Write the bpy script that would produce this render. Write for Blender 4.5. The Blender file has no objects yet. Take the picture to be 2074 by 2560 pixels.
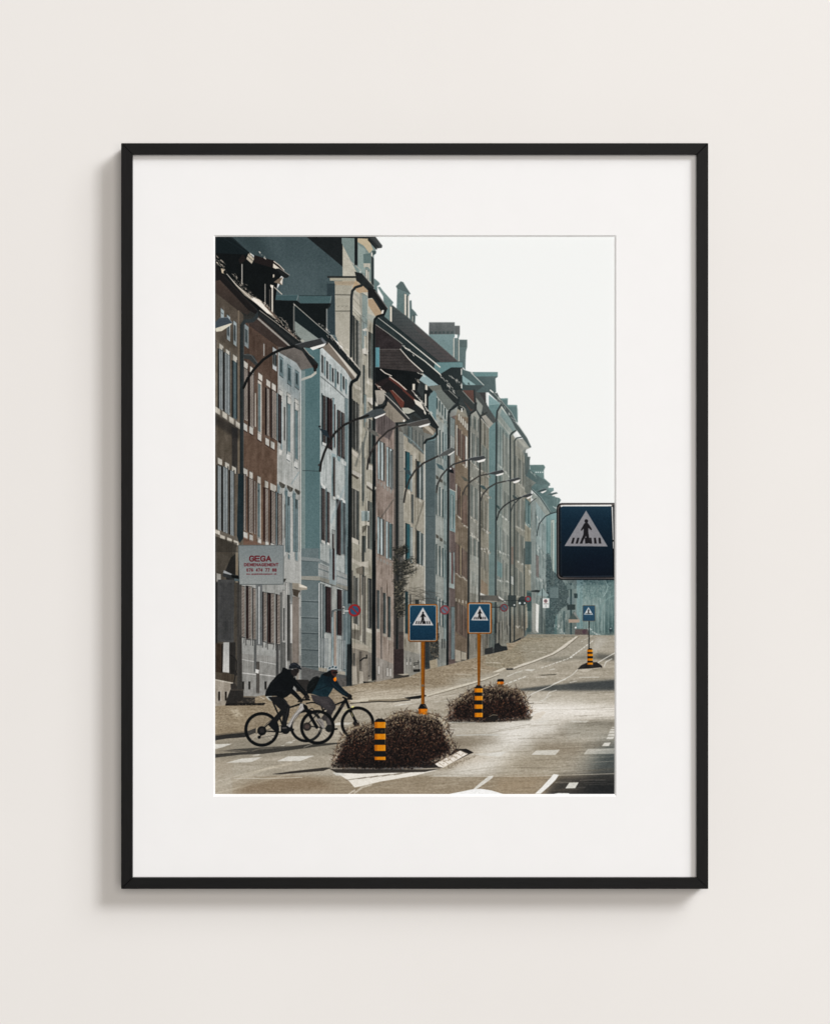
import bpy, bmesh, math
import numpy as np
from mathutils import Vector

# ------------------------------------------------------------------ scale
# Photograph pixels are turned into metres on the plane of the frame's front face.
U = 0.000277                     # metres per photograph pixel: the frame is about 41 x 52 cm
IW, IH = 2074, 2560
FRONT = 0.028                    # how far the frame stands out from the wall (wall front is y = 0)
CAM_D = 2.60                     # camera to the frame's front face
# ------------------------------------------------------------------ camera
scene = bpy.context.scene
cam_data = bpy.data.cameras.new("camera")
cam = bpy.data.objects.new("camera", cam_data)
scene.collection.objects.link(cam)
cam.location = (0.0, -(FRONT + CAM_D), 0.0)
cam.rotation_euler = (math.radians(90), 0, 0)
cam_data.sensor_fit = 'VERTICAL'
cam_data.sensor_height = 36.0
cam_data.lens = 36.0 * CAM_D / (IH * U)
cam_data.clip_start = 0.05
cam_data.clip_end = 50.0
scene.camera = cam
# ------------------------------------------------------------------ light: key from the upper right, plus an added soft fill and front fill
world = bpy.data.worlds.new("World"); scene.world = world; world.use_nodes = True
bg = world.node_tree.nodes["Background"]
bg.inputs[0].default_value = (1.0, 0.96, 0.92, 1)
bg.inputs[1].default_value = 0.08
def area(name, loc, size, watts, col):
    l = bpy.data.lights.new(name, 'AREA'); l.shape = 'SQUARE'; l.size = size; l.energy = watts; l.color = col
    o = bpy.data.objects.new(name, l); scene.collection.objects.link(o); o.location = loc
    o.rotation_euler = (-Vector(loc)).to_track_quat('-Z', 'Y').to_euler()
area("key_lamp", (5.3, -8.0, 4.5), 2.3, 468.0, (0.985, 0.995, 1.01))
area("soft_fill", (6.8, -8.0, 6.4), 6.8, 556.0, (0.985, 0.995, 1.01))  # added wide lamp, gives the frame's shadow its soft outer tail
area("front_fill", (0.7, -8.5, 0.5), 3.2, 396.0, (1.0, 0.945, 0.885))  # added frontal lamp, fills the shadows evenly around the frame
# ------------------------------------------------------------------ exposure
vs = scene.view_settings
vs.view_transform = 'Standard'; vs.look = 'None'; vs.exposure = 0.0; vs.gamma = 1.0; vs.use_curve_mapping = False
scene.cycles.max_bounces = 8

# ------------------------------------------------------------------ materials
def new_mat(name):
    m = bpy.data.materials.new(name); m.use_nodes = True
    nt = m.node_tree; b = nt.nodes["Principled BSDF"]
    return m, nt, b
def noise(nt, scale, detail=4, rough=.5, stretch=None):
    tc = nt.nodes.new('ShaderNodeTexCoord'); n = nt.nodes.new('ShaderNodeTexNoise')
    n.inputs['Scale'].default_value = scale; n.inputs['Detail'].default_value = detail; n.inputs['Roughness'].default_value = rough
    if stretch:
        mp = nt.nodes.new('ShaderNodeMapping'); mp.inputs['Scale'].default_value = stretch
        nt.links.new(tc.outputs['Object'], mp.inputs[0]); nt.links.new(mp.outputs[0], n.inputs['Vector'])
    else: nt.links.new(tc.outputs['Object'], n.inputs['Vector'])
    return n
def ramp(nt, src, c0, c1, p0=.3, p1=.7):
    r = nt.nodes.new('ShaderNodeValToRGB'); r.color_ramp.elements[0].position = p0; r.color_ramp.elements[1].position = p1
    r.color_ramp.elements[0].color = (*c0, 1); r.color_ramp.elements[1].color = (*c1, 1)
    nt.links.new(src, r.inputs[0]); return r
def bump(nt, b, src, dist, strength=1.0):
    k = nt.nodes.new('ShaderNodeBump'); k.inputs['Distance'].default_value = dist; k.inputs['Strength'].default_value = strength
    nt.links.new(src, k.inputs['Height']); nt.links.new(k.outputs[0], b.inputs['Normal'])
def wall_material():
    m, nt, b = new_mat("matt_wall_paint")
    n = noise(nt, 3.0, 5, .55)
    r = ramp(nt, n.outputs['Fac'], (.742, .722, .702), (.760, .743, .724), .35, .65)
    nt.links.new(r.outputs[0], b.inputs['Base Color'])
    b.inputs['Roughness'].default_value = .92; b.inputs['Specular IOR Level'].default_value = .15
    f = noise(nt, 900.0, 3, .6); bump(nt, b, f.outputs['Fac'], .00012, .25)
    return m
def rail_material(axis):
    m, nt, b = new_mat("black_stained_wood_" + axis)
    st = (60, 400, 900) if axis == 'x' else (900, 400, 60)
    n = noise(nt, 1.0, 6, .65, st)
    r = ramp(nt, n.outputs['Fac'], (.003, .003, .0032), (.0068, .0067, .007), .3, .75)
    nt.links.new(r.outputs[0], b.inputs['Base Color'])
    b.inputs['Roughness'].default_value = .38; b.inputs['Specular IOR Level'].default_value = .05
    bump(nt, b, n.outputs['Fac'], .00008, .35)
    return m
def mat_material(name, col, sc=1800.0):
    m, nt, b = new_mat(name)
    n = noise(nt, 40.0, 4, .6)
    r = ramp(nt, n.outputs['Fac'], tuple(c * .992 for c in col), tuple(min(c * 1.006, .9) for c in col))
    nt.links.new(r.outputs[0], b.inputs['Base Color'])
    b.inputs['Roughness'].default_value = .9; b.inputs['Specular IOR Level'].default_value = .1
    f = noise(nt, sc, 3, .6); bump(nt, b, f.outputs['Fac'], .0001, .22)
    return m
def print_material(img):
    m, nt, b = new_mat("printed_photo_paper")
    t = nt.nodes.new('ShaderNodeTexImage'); t.image = img; t.extension = 'EXTEND'; t.interpolation = 'Linear'
    uv = nt.nodes.new('ShaderNodeUVMap'); uv.uv_map = "UVMap"; nt.links.new(uv.outputs[0], t.inputs[0])
    mx = nt.nodes.new('ShaderNodeMix'); mx.data_type = 'RGBA'; mx.blend_type = 'MULTIPLY'; mx.inputs[0].default_value = 1.0
    mx.inputs[7].default_value = (INK, INK, INK * 1.02, 1)
    nt.links.new(t.outputs[0], mx.inputs[6]); nt.links.new(mx.outputs[2], b.inputs['Base Color'])
    b.inputs['Roughness'].default_value = .85; b.inputs['Specular IOR Level'].default_value = .08
    return m
INK = 0.88                        # paper white of the print
# ---------------------------------------------------------------- the printed picture
# The print inside the mat is flat, so its picture is generated here, shape by shape,
# as ink on the sheet (no file is read).
PX0, PY0, PW, PH = 538, 592, 997, 1393          # print rectangle in photograph pixels
rng = np.random.default_rng(7)
CV = np.zeros((PH, PW, 3), np.float32)
ZF = 4.34
TILES = dict(A=(520,580),B=(520,980),C=(520,1380),D=(520,1600),E=(900,580),F=(900,980),
             G=(900,1380),H=(900,1600),I=(1180,580),J=(1180,980),K=(1180,1380),L=(1180,1600))
ORG = [0, 0]
def tile(k):
    ORG[0], ORG[1] = TILES[k]
def tx(x): return ORG[0] - PX0 + np.asarray(x, np.float32) / ZF
def ty(y): return ORG[1] - PY0 + np.asarray(y, np.float32) / ZF
def pts(s):
    if isinstance(s, str):
        return np.array([[float(v) for v in q.split(',')] for q in s.split()], np.float32)
    return np.asarray(s, np.float32)
def low_noise(h, w, cy, cx, seed):
    g = np.random.default_rng(seed).random((cy + 2, cx + 2)).astype(np.float32)
    yy = np.linspace(0, cy, h, dtype=np.float32); xx = np.linspace(0, cx, w, dtype=np.float32)
    y0 = yy.astype(int); x0 = xx.astype(int)
    fy = (yy - y0)[:, None]; fx = (xx - x0)[None, :]
    fy = fy * fy * (3 - 2 * fy); fx = fx * fx * (3 - 2 * fx)
    a = g[y0][:, x0]; b = g[y0][:, x0 + 1]; c = g[y0 + 1][:, x0]; d = g[y0 + 1][:, x0 + 1]
    return (a * (1 - fx) + b * fx) * (1 - fy) + (c * (1 - fx) + d * fx) * fy - .5
def cover(P):
    x0 = max(int(math.floor(P[:, 0].min())), 0); x1 = min(int(math.ceil(P[:, 0].max())), PW)
    y0 = max(int(math.floor(P[:, 1].min())), 0); y1 = min(int(math.ceil(P[:, 1].max())), PH)
    if x1 <= x0 or y1 <= y0: return None
    SS = 4; w = x1 - x0; h = y1 - y0
    acc = np.zeros((h, w), np.float32); gx = np.arange(x0, x1, dtype=np.float32)
    X = P[:, 0]; Y = P[:, 1]; X2 = np.roll(X, -1); Y2 = np.roll(Y, -1)
    dy = Y2 - Y; ok = np.abs(dy) > 1e-6
    X, Y, X2, Y2, dy = X[ok], Y[ok], X2[ok], Y2[ok], dy[ok]
    inv = (X2 - X) / dy; lo = np.minimum(Y, Y2); hi = np.maximum(Y, Y2)
    for r in range(h):
        row = acc[r]
        for k in range(SS):
            yy = y0 + r + (k + .5) / SS
            m = (lo <= yy) & (hi > yy)
            xs = np.sort(X[m] + (yy - Y[m]) * inv[m])
            for i in range(0, len(xs) - 1, 2):
                a, b = xs[i], xs[i + 1]
                row += np.clip(np.minimum(gx + 1, b) - np.maximum(gx, a), 0, 1)
        row /= SS
    return x0, y0, acc
def blend(x0, y0, m, col, a=1.0):
    h, w = m.shape
    v = CV[y0:y0 + h, x0:x0 + w]
    mm = (m * a)[..., None]
    if isinstance(col, np.ndarray) and col.ndim == 3: c = col
    else: c = np.asarray(col, np.float32)
    v += (c - v) * mm
def p(s, col, a=1.0, to=None, ax='y', n=0.0, soft=0, nx=None, sd=1):
    """fill a polygon; to= second colour (gradient along ax), n= blotch amplitude, soft= blurred edge (zoom px)"""
    P = pts(s); P = np.stack([tx(P[:, 0]), ty(P[:, 1])], 1)
    if soft:
        # feather the outline
        x0 = max(int(P[:,0].min() - soft), 0); x1 = min(int(P[:,0].max() + soft) + 1, PW)
        y0 = max(int(P[:,1].min() - soft), 0); y1 = min(int(P[:,1].max() + soft) + 1, PH)
        if x1 <= x0 or y1 <= y0: return
        m = np.zeros((y1 - y0, x1 - x0), np.float32)
        r = cover(P)
        if r is None: return
        m[r[1]-y0:r[1]-y0+r[2].shape[0], r[0]-x0:r[0]-x0+r[2].shape[1]] = r[2]
        m = gblur(m, soft / ZF)
    else:
        r = cover(P)
        if r is None: return
        x0, y0, m = r
    h, w = m.shape
    c = np.asarray(col, np.float32)
    if to is not None:
        t = np.linspace(0, 1, h if ax == 'y' else w, dtype=np.float32)
        t = t[:, None, None] if ax == 'y' else t[None, :, None]
        c = c * (1 - t) + np.asarray(to, np.float32) * t
        c = np.broadcast_to(c, (h, w, 3)).copy()
    if n:
        if c.ndim == 1: c = np.broadcast_to(c, (h, w, 3)).copy()
        k = nx or (12, 12)
        nn = low_noise(h, w, max(h // k[0], 1), max(w // k[1], 1), sd) + .6 * low_noise(h, w, max(h // 3, 1), max(w // 3, 1), sd + 5)
        c = c + nn[..., None] * n
    blend(x0, y0, m, c, a)
def gblur(m, s):
    if s <= 0: return m
    r = max(int(s * 2.5), 1); k = np.exp(-.5 * (np.arange(-r, r + 1) / s) ** 2).astype(np.float32); k /= k.sum()
    q = np.pad(m, [(r, r)] + [(0, 0)] * (m.ndim - 1), mode='edge')
    o = sum(k[i] * q[i:i + m.shape[0]] for i in range(2 * r + 1))
    q = np.pad(o, [(0, 0), (r, r)] + [(0, 0)] * (m.ndim - 2), mode='edge')
    return sum(k[i] * q[:, i:i + m.shape[1]] for i in range(2 * r + 1))
def ln(s, w, col, a=1.0, w2=None):
    """polyline stroke, width in zoom px, optional taper to w2"""
    P = pts(s); X = tx(P[:, 0]); Y = ty(P[:, 1]); n = len(X)
    w2 = w if w2 is None else w2
    W = np.linspace(w, w2, n) / ZF / 2
    mx = W.max() + 1.5
    x0 = max(int(X.min() - mx), 0); x1 = min(int(X.max() + mx) + 2, PW)
    y0 = max(int(Y.min() - mx), 0); y1 = min(int(Y.max() + mx) + 2, PH)
    if x1 <= x0 or y1 <= y0: return
    m = np.zeros((y1 - y0, x1 - x0), np.float32)
    for i in range(n - 1):
        ax0 = max(int(min(X[i], X[i+1]) - mx), x0); ax1 = min(int(max(X[i], X[i+1]) + mx) + 2, x1)
        ay0 = max(int(min(Y[i], Y[i+1]) - mx), y0); ay1 = min(int(max(Y[i], Y[i+1]) + mx) + 2, y1)
        if ax1 <= ax0 or ay1 <= ay0: continue
        gx = np.arange(ax0, ax1, dtype=np.float32)[None] + .5; gy = np.arange(ay0, ay1, dtype=np.float32)[:, None] + .5
        dx, dy = X[i+1] - X[i], Y[i+1] - Y[i]; L = dx * dx + dy * dy + 1e-9
        t = np.clip(((gx - X[i]) * dx + (gy - Y[i]) * dy) / L, 0, 1)
        d = np.hypot(gx - X[i] - t * dx, gy - Y[i] - t * dy)
        ww = W[i] + (W[i+1] - W[i]) * t
        sub = m[ay0-y0:ay1-y0, ax0-x0:ax1-x0]
        np.maximum(sub, np.clip(ww + .5 - d, 0, 1) * np.minimum(1, 2 * ww + .15), out=sub)
    blend(x0, y0, m, col, a)
def disc(cx, cy, r, col, a=1.0, ring=None, ry=None):
    X, Y, R = tx(cx), ty(cy), r / ZF; e = (ry / r) if ry else 1.0
    x0 = max(int(X - R - 2), 0); x1 = min(int(X + R + 3), PW); y0 = max(int(Y - R * e - 2), 0); y1 = min(int(Y + R * e + 3), PH)
    if x1 <= x0 or y1 <= y0: return
    gx = np.arange(x0, x1, dtype=np.float32)[None] + .5; gy = np.arange(y0, y1, dtype=np.float32)[:, None] + .5
    d = np.hypot(gx - X, (gy - Y) / e)
    m = np.clip(R + .5 - d, 0, 1)
    if ring: m = m * np.clip(d - (R - ring / ZF) + .5, 0, 1)
    blend(x0, y0, m, col, a)
def slope(yc):
    return .12 + (1652 - (yc + PY0)) * .00088
EDGE = [True]
def S(x0, x1, yt, yb, col, st=None, sb=None, a=1.0, dot=None, per=13, duty=.5, inset=0, n=0, to=None, edge=True):
    """upright strip on a receding facade: x0..x1, top and bottom at x0, slopes; dot= louvre dashes"""
    X0, X1, T, B = float(tx(x0)), float(tx(x1)), float(ty(yt)), float(ty(yb))
    if st is None: st = slope(T)
    if sb is None: sb = slope(B)
    i0 = max(int(X0), 0); i1 = min(int(math.ceil(X1)), PW)
    j0 = max(int(min(T, T + st * (X1 - X0))), 0); j1 = min(int(math.ceil(max(B, B + sb * (X1 - X0)))), PH)
    if i1 <= i0 or j1 <= j0: return
    gx = np.arange(i0, i1, dtype=np.float32)[None]; gy = np.arange(j0, j1, dtype=np.float32)[:, None]
    mx = np.clip(np.minimum(gx + 1, X1) - np.maximum(gx, X0), 0, 1)
    t = T + st * (gx + .5 - X0); b = B + sb * (gx + .5 - X0)
    m = mx * np.clip(gy + 1 - t, 0, 1) * np.clip(b - gy, 0, 1)
    c = np.asarray(col, np.float32)
    if to is not None:
        k = np.clip((gy - T) / max(B - T, 1), 0, 1)[..., None]
        c = c * (1 - k) + np.asarray(to, np.float32) * k
    if n:
        c = c + low_noise(m.shape[0], m.shape[1], max(m.shape[0] // 9, 1), max(m.shape[1] // 4, 1), int(x0 + yt)) [..., None] * n
    blend(i0, j0, m, c if c.ndim == 1 or c.shape[:2] == m.shape else np.broadcast_to(c, m.shape + (3,)).copy(), a)
    if dot is not None:
        ph = np.mod((gy + .5 - t) * ZF / per, 1)
        q = np.clip((.5 * duty - np.abs(ph - .5)) * per / ZF * 1.3 + .5, 0, 1)
        ins = inset / ZF
        mx2 = np.clip(np.minimum(gx + 1, X1 - ins) - np.maximum(gx, X0 + ins), 0, 1)
        blend(i0, j0, m * mx2 * q, np.asarray(dot, np.float32), a)
    if EDGE[0] and edge and 6 <= x1 - x0 <= 62 and yb - yt > 50 and a > .6: _edges(x0, x1, yt, yb, st, sb, a)
def _edges(x0, x1, yt, yb, st, sb, a):
    # frames, sills and reveals stand proud of or sit back in the wall: thin dark and lit edges
    w = x1 - x0
    S(x0 - 1, x0 + 2.5, yt, yb, (34, 36, 36), st, sb, a=.55 * a, edge=False)
    S(x1 - 1.5, x1 + 1.5, yt, yb, (214, 212, 200), st, sb, a=.35 * a, edge=False)
    q0 = yt; S(x0, x1, q0 - 1, q0 + 4, (36, 38, 38), st, st, a=.5 * a, edge=False)
    S(x0, x1, yb - 3, yb + 1.5, (206, 204, 192), sb, sb, a=.4 * a, edge=False); S(x0, x1, yb + 2, yb + 7, (40, 42, 42), sb, sb, a=.4 * a, edge=False)
def sparkle(x0, y0, x1, y1, n, col, spread=12, L=22, w=5, ang=None, seed=0, a=.9):
    r = np.random.default_rng(seed)
    for i in range(n):
        t = r.random(); x = x0 + (x1 - x0) * t + r.normal() * spread; y = y0 + (y1 - y0) * t + r.normal() * spread
        an = (math.atan2(y1 - y0, x1 - x0) if ang is None else ang) + r.normal() * .25
        l = L * (.4 + r.random())
        ln([[x, y], [x + math.cos(an) * l, y + math.sin(an) * l]], w * (.6 + .6 * r.random()), col, a * (.4 + .6 * r.random()))
def inside(P, n, r):
    P = pts(P); lo = P.min(0); hi = P.max(0); out = []
    X, Y = P[:, 0], P[:, 1]; X2, Y2 = np.roll(X, -1), np.roll(Y, -1)
    while len(out) < n:
        q = lo + (hi - lo) * r.random(2)
        c = ((Y > q[1]) != (Y2 > q[1])) & (q[0] < (X2 - X) * (q[1] - Y) / (Y2 - Y + 1e-9) + X)
        if c.sum() % 2: out.append(q)
    return out
def leaves(P, n, pal, size=(6, 16), w=(3, 8), seed=0, a=(.5, 1), ang=None):
    r = np.random.default_rng(seed)
    for q in inside(P, n, r):
        an = r.random() * 6.28 if ang is None else ang + r.normal() * .5
        l = size[0] + (size[1] - size[0]) * r.random()
        ln([[q[0], q[1]], [q[0] + math.cos(an) * l, q[1] + math.sin(an) * l]], w[0] + (w[1] - w[0]) * r.random(),
           pal[r.integers(len(pal))], a[0] + (a[1] - a[0]) * r.random())
GLYPH = {
 'G': "1,.2 .8,.02 .3,.0 .03,.25 .03,.75 .3,1 .75,1 1,.8 1,.55 .6,.55", 'E': "1,0 0,0 0,1 1,1|0,.5 .9,.5", 'A': "0,1 .5,0 1,1|.2,.65 .8,.65",
 'D': "0,0 .6,0 1,.3 1,.7 .6,1 0,1 0,0", 'M': "0,1 0,0 .5,.8 1,0 1,1", 'N': "0,1 0,0 1,1 1,0", 'T': "0,0 1,0|.5,0 .5,1",
 '0': ".5,0 .1,.2 .1,.8 .5,1 .9,.8 .9,.2 .5,0", '7': "0,0 1,0 .4,1", '6': ".9,.15 .5,0 .1,.3 .1,.8 .5,1 .9,.8 .9,.6 .5,.45 .1,.6",
 '4': ".75,1 .75,0 0,.7 1,.7", '8': ".5,0 .1,.12 .1,.35 .5,.47 .9,.35 .9,.12 .5,0|.5,.47 .05,.65 .05,.88 .5,1 .95,.88 .95,.65 .5,.47",
 'w': "0,.4 .25,1 .5,.45 .75,1 1,.4", '.': ".4,.95 .6,1", 'g': ".9,.4 .9,1.2 .2,1.25|.9,.45 .3,.4 .1,.7 .4,1 .9,.9", 'e': ".1,.7 .9,.7 .8,.45 .4,.4 .1,.6 .2,.95 .8,1",
 'a': ".15,.45 .8,.4 .85,1|.85,.65 .2,.7 .2,1 .85,.9", 'd': ".9,0 .9,1|.9,.45 .3,.4 .1,.7 .4,1 .9,.9", 'm': ".05,1 .05,.4|.05,.5 .5,.4 .5,1|.5,.5 .95,.4 .95,1",
 'n': ".1,1 .1,.4|.1,.5 .8,.4 .85,1", 't': ".5,.1 .5,1 .8,1|.2,.4 .8,.4", 'c': ".9,.5 .4,.4 .1,.7 .4,1 .9,.9", 'h': ".1,1 .1,0|.1,.5 .8,.4 .85,1", ' ': ""}
def text(s, x, y, w, h, sw, col, gap=.28, a=1.0):
    n = len(s); cw = w / (n * (1 + gap) - gap)
    for i, ch in enumerate(s):
        for st in GLYPH[ch].split('|'):
            if not st: continue
            q = pts(st); k = 1.0
            q = np.stack([x + i * cw * (1 + gap) + q[:, 0] * cw, y + q[:, 1] * h], 1)
            ln(q, sw, col, a)
# ---- sky
CV[:] = np.array([242, 246, 243], np.float32)
CV[960:] = np.array([112, 106, 96], np.float32)
# ---- far end of the street (hazy teal)
tile('E')
p("150,900 345,800 1062,1402 1110,1480 1250,1650 1420,1950 1600,2300 1740,2500 1740,4600 150,4700", (58,62,62), n=12)
tile('K')
p("560,-560 920,-440 1540,-100 1540,920 560,920", (104,122,121), to=(112,124,119), n=10, nx=(90,8))
p("1130,300 1200,300 1200,830 1130,830", (118,146,147))
S(1200,1440,300,900,(118,140,137),0,0,n=30)
for i in range(60):
    x = 1150 + rng.random()*380; y = 310 + rng.random()*480
    S(x, x+4+rng.random()*14, y, y+60+rng.random()*240, [(158,176,171),(84,112,113),(134,156,152),(92,120,120)][i%4], 0, 0, a=.45)
S(1440,1540,300,900,(80,108,108),0,0,a=.8,n=20)
for k in range(5):      # hazy far crowns and the fronts behind them
    cx_=1215+k*72; leaves([[cx_-60,300],[cx_+60,300],[cx_+50,470+30*(k%2)],[cx_,540],[cx_-52,450]],120,[(66,94,95),(78,108,108),(92,122,121),(112,140,137),(60,86,88)],(10,30),(5,12),700+k,(.25,.6))
for k in range(9):
    x_=1215+k*36+rng.random()*12; ln([[x_,880],[x_+rng.normal()*6,640],[x_+rng.normal()*18,420]],7,(152,172,167),.55,3); S(x_+8,x_+20,660+rng.random()*60,880,(74,100,100),0,0,a=.45)
for k in range(6): S(1142+k*9,1146+k*9,380+k*10,800,(94,132,135),0,0,a=.5)
ln("1540,470 1470,500 1420,560 1380,700", 10, (110,140,138), .8)
ln("1440,310 1470,370 1450,440 1420,480", 9, (150,175,170), .8)
S(890,1010,640,900,(112,128,124),0,0,n=40)
for i in range(26):
    x = 890 + rng.random()*130; y = 640 + rng.random()*140
    S(x, x+5+rng.random()*6, y, y+40+rng.random()*120, [(170,178,170),(60,80,80)][i%2], 0, 0, a=.5)
tile('J')
# far facades left of the big sign
p("800,1340 920,1300 920,2650 800,2650", (118,156,158), to=(92,118,116))
S(850,888,1390,2100,(178,186,172),-.2,0,a=.9); S(862,872,1420,2100,(110,128,122),-.2,0)
S(905,925,1420,2100,(120,150,150),0,0,a=.8)
p("690,1190 800,1330 800,2480 690,2360", (150,170,170), to=(138,146,140))
for f in range(4):
    y = 1330 + f*300
    for i in range(7):
        x = 692 + i*15
        S(x, x+6, y + i*20, y + 190 + i*18, [(96,118,118),(190,200,194),(84,104,104)][i%3], 1.2, .9, a=.7)
sparkle(690,1660,800,1800,16,(225,228,220),8,16,6,1.2,seed=3)
sparkle(690,2000,800,2100,16,(215,218,210),8,16,6,1.2,seed=4)
sparkle(690,1330,740,1420,10,(235,238,230),8,16,6,1.2,seed=5)
S(690,722,1760,2000,(120,92,88),.8,.6,a=.7)
p("635,1190 690,1150 690,2650 635,2650", (142,152,148), to=(128,134,128), n=10)
# silhouettes of the farthest roofs
p("565,890 570,660 598,662 600,702 630,703 622,745 622,850 690,935 700,985 640,1010", (78,88,86))
p("622,792 772,790 790,815 775,850 778,935 850,1000 700,960 630,850", (86,116,114))
p("622,792 772,790 790,815 775,850 640,850", (76,104,102))
for x in (690,712,737,762): disc(x, 871, 7, (225,238,236))
p("615,830 700,900 835,990 845,1015 825,1020 825,1060 640,1050 565,960", (70,92,92), n=14)
sparkle(620,850,700,930,8,(190,195,185),4,20,5,seed=6)
p("640,1000 820,1005 828,1060 880,1040 882,1070 850,1090 900,1140 945,1150 958,1172 930,1230 915,1300 850,1312 740,1150 640,1050", (78,104,104), n=18)
p("828,1040 880,1040 880,1072 830,1072", (92,128,128))
S(905,920,1150,1260,(84,112,112),0,0)
ln("958,1170 945,1195 930,1230", 7, (90,115,114))
sparkle(880,1230,920,1280,6,(225,230,225),6,20,7,seed=7)
p("655,1090 740,1160 845,1310 800,1345 690,1190 640,1150", (150,156,148))
ln("640,1050 740,1150 850,1312", 16, (66,84,84)); ln("648,1048 745,1142 852,1302", 5, (170,180,176), .8)
# F1 tan house
p("565,1080 635,1150 635,2520 565,2600", (160,150,128), to=(140,132,112))
p("565,900 690,985 640,1030 635,1150 565,1080", (110,112,104), n=20)
S(572,632,1150,1430,(92,126,128),.9,.9); S(585,592,1170,1430,(150,170,168),.9,.9); S(608,616,1190,1440,(58,88,90),.9,.9)
sparkle(572,1420,632,1480,14,(225,225,210),8,20,7,1.3,seed=8)
S(570,640,1620,1870,(70,90,92),.05,0)
sparkle(575,1880,635,1960,10,(220,215,200),8,20,7,1.3,seed=9)
p("590,2150 640,2160 640,2600 590,2610", (74,96,96), .8)
S(575,600,2330,2560,(170,160,138),0,0,a=.8)
# row G1: grey-cream facade 430..570
p("415,430 480,520 545,640 570,700 570,2640 415,2720", (152,148,134), to=(138,132,116), n=12)
for f,(y,h) in enumerate(((700,260),(1110,330),(1500,320),(1900,300),(2230,300))):
    for i in range(8):
        x = 470 + i*12.5
        S(x, x+6, y + i*11 + (f-2)*4, y + h + i*9, [(74,88,86),(192,190,176),(92,90,82),(64,74,73)][(i+f)%4], .9-.15*f, .8-.2*f, a=.75)
    S(428,446, y-190, y+h-120, (130,134,124), .9, .8, a=.6)
    sparkle(470,y+h+4,568,y+h+80-14*f,14,(222,218,202),5,14,6,1.2,seed=20+f,a=.8)
S(420,446,1680,1870,(140,100,84),0,0,a=.5); S(420,446,1990,2080,(215,215,208),.6,.6,a=.8)
# eaves of G1
p("480,510 590,505 640,600 615,612 545,640 470,570", (148,146,136)); p("500,505 600,595 560,600 490,520", (170,166,152))
p("545,640 585,612 575,660 560,700", (120,124,118))
# row G2: teal/cream facade 265..415
p("265,280 415,440 415,2730 250,2900", (134,152,148), to=(140,138,126), n=10)
S(325,415,440,2200,(158,158,146),1.05,.4,a=.75)
for f,(y,h) in enumerate(((350,420),(1000,300),(1440,270),(1760,270))):
    for i in range(6):
        x = 332 + i*14
        S(x, x+6, y + 60 + i*15, y + h + 50 + i*14, [(84,92,88),(186,186,174),(72,84,82)][(i+f)%3], 1.05-.15*f, 1-.2*f, a=.7)
    for i in range(4):
        x = 272 + i*13
        S(x, x+6, y + i*14, y + h + i*14, [(66,98,100),(168,182,178)][i%2], 1.05-.15*f, 1-.2*f, a=.7)
    sparkle(270,y+h+6,410,y+h+150-40*f,26,(228,228,216),5,13,6,1.2,seed=30+f,a=.8)
S(268,324,1830,1990,(96,140,144),.6,.5,a=.6)
for i in range(9):
    x = 262 + i*17; S(x, x+8, 2150+i*4, 2640-i*12, [(100,98,90),(170,164,148),(78,80,76)][i%3], .2, -.3, a=.7)
# eaves of G2
p("300,120 470,330 480,420 415,490 265,300", (150,158,150))
p("330,160 400,230 470,410 440,430 300,250", (120,142,140)); p("320,150 385,260 375,250 315,170", (205,205,192))
ln("270,290 415,470", 6, (205,208,198), .7)
# dormers and roof edge of G2
p("310,70 385,68 383,140 485,142 492,330 465,330 410,230", (78,106,106)); p("300,70 385,68 385,85 300,88", (92,128,128))
p("383,140 485,142 485,156 383,156", (94,130,130)); ln("484,160 492,200 492,330", 6, (150,170,168), .8)
p("165,-30 215,-30 320,90 420,220 475,330 595,500 640,598 620,605 590,560 470,400 420,300 300,125 180,10", (64,74,74))
ln("190,-30 300,80 420,215 480,325 590,490", 6, (180,184,176), .8)
sparkle(250,40,500,360,26,(232,232,224),5,16,5,seed=41)
p("255,15 268,5 290,50 262,42", (66,74,76))
# teal gable + side wall
p("178,30 300,125 262,290 250,2760 160,2880 178,140", (96,130,132), to=(104,118,114), n=9)
p("178,30 300,125 180,140", (118,152,154)); ln("178,140 300,128", 5, (150,176,176), .7)
for y in range(420, 2300, 118): ln([[182,y],[250,y+4]], 3, (78,104,106), .35)
S(180,250,2290,2330,(80,84,80),0,0,a=.6)
# G3 tan facade 90..180 (F 1305..1390)
p("85,270 180,390 180,2860 75,2950", (152,145,129), to=(142,133,115), n=10)
for f,(y,h) in enumerate(((300,250),(560,330),(1130,360),(1700,200))):
    for i in range(6):
        x = 98 + i*13.5
        S(x, x+6, y + 10 + i*12, y + h + i*11, [(76,84,79),(200,195,180),(88,80,70)][(i+f)%3], .9-.1*f, .9-.15*f, a=.65)
S(98,170,560,840,(112,124,120),.9,.8,a=.5)
for k,y in enumerate((850,1080,1470,1690)):
    ln([[90,y],[190,y+70-k*6]], 22, (120,112,100), .7); sparkle(92,y-4,190,y+70-k*6,22,(225,220,206),9,13,6,1.2,seed=50+k)
p("95,2030 165,2090 165,2200 90,2180", (150,128,104))
p("85,240 150,240 240,330 180,395", (156,150,138)); ln("92,285 182,392", 6, (210,208,196), .8)
p("30,30 75,20 270,310 235,335 150,240 40,110", (82,84,82)); ln("45,40 255,300", 5, (200,200,190), .7)
p("75,-20 145,-20 150,170 100,120", (58,52,52)); ln("155,-20 160,180", 8, (170,172,166), .8)
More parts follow.
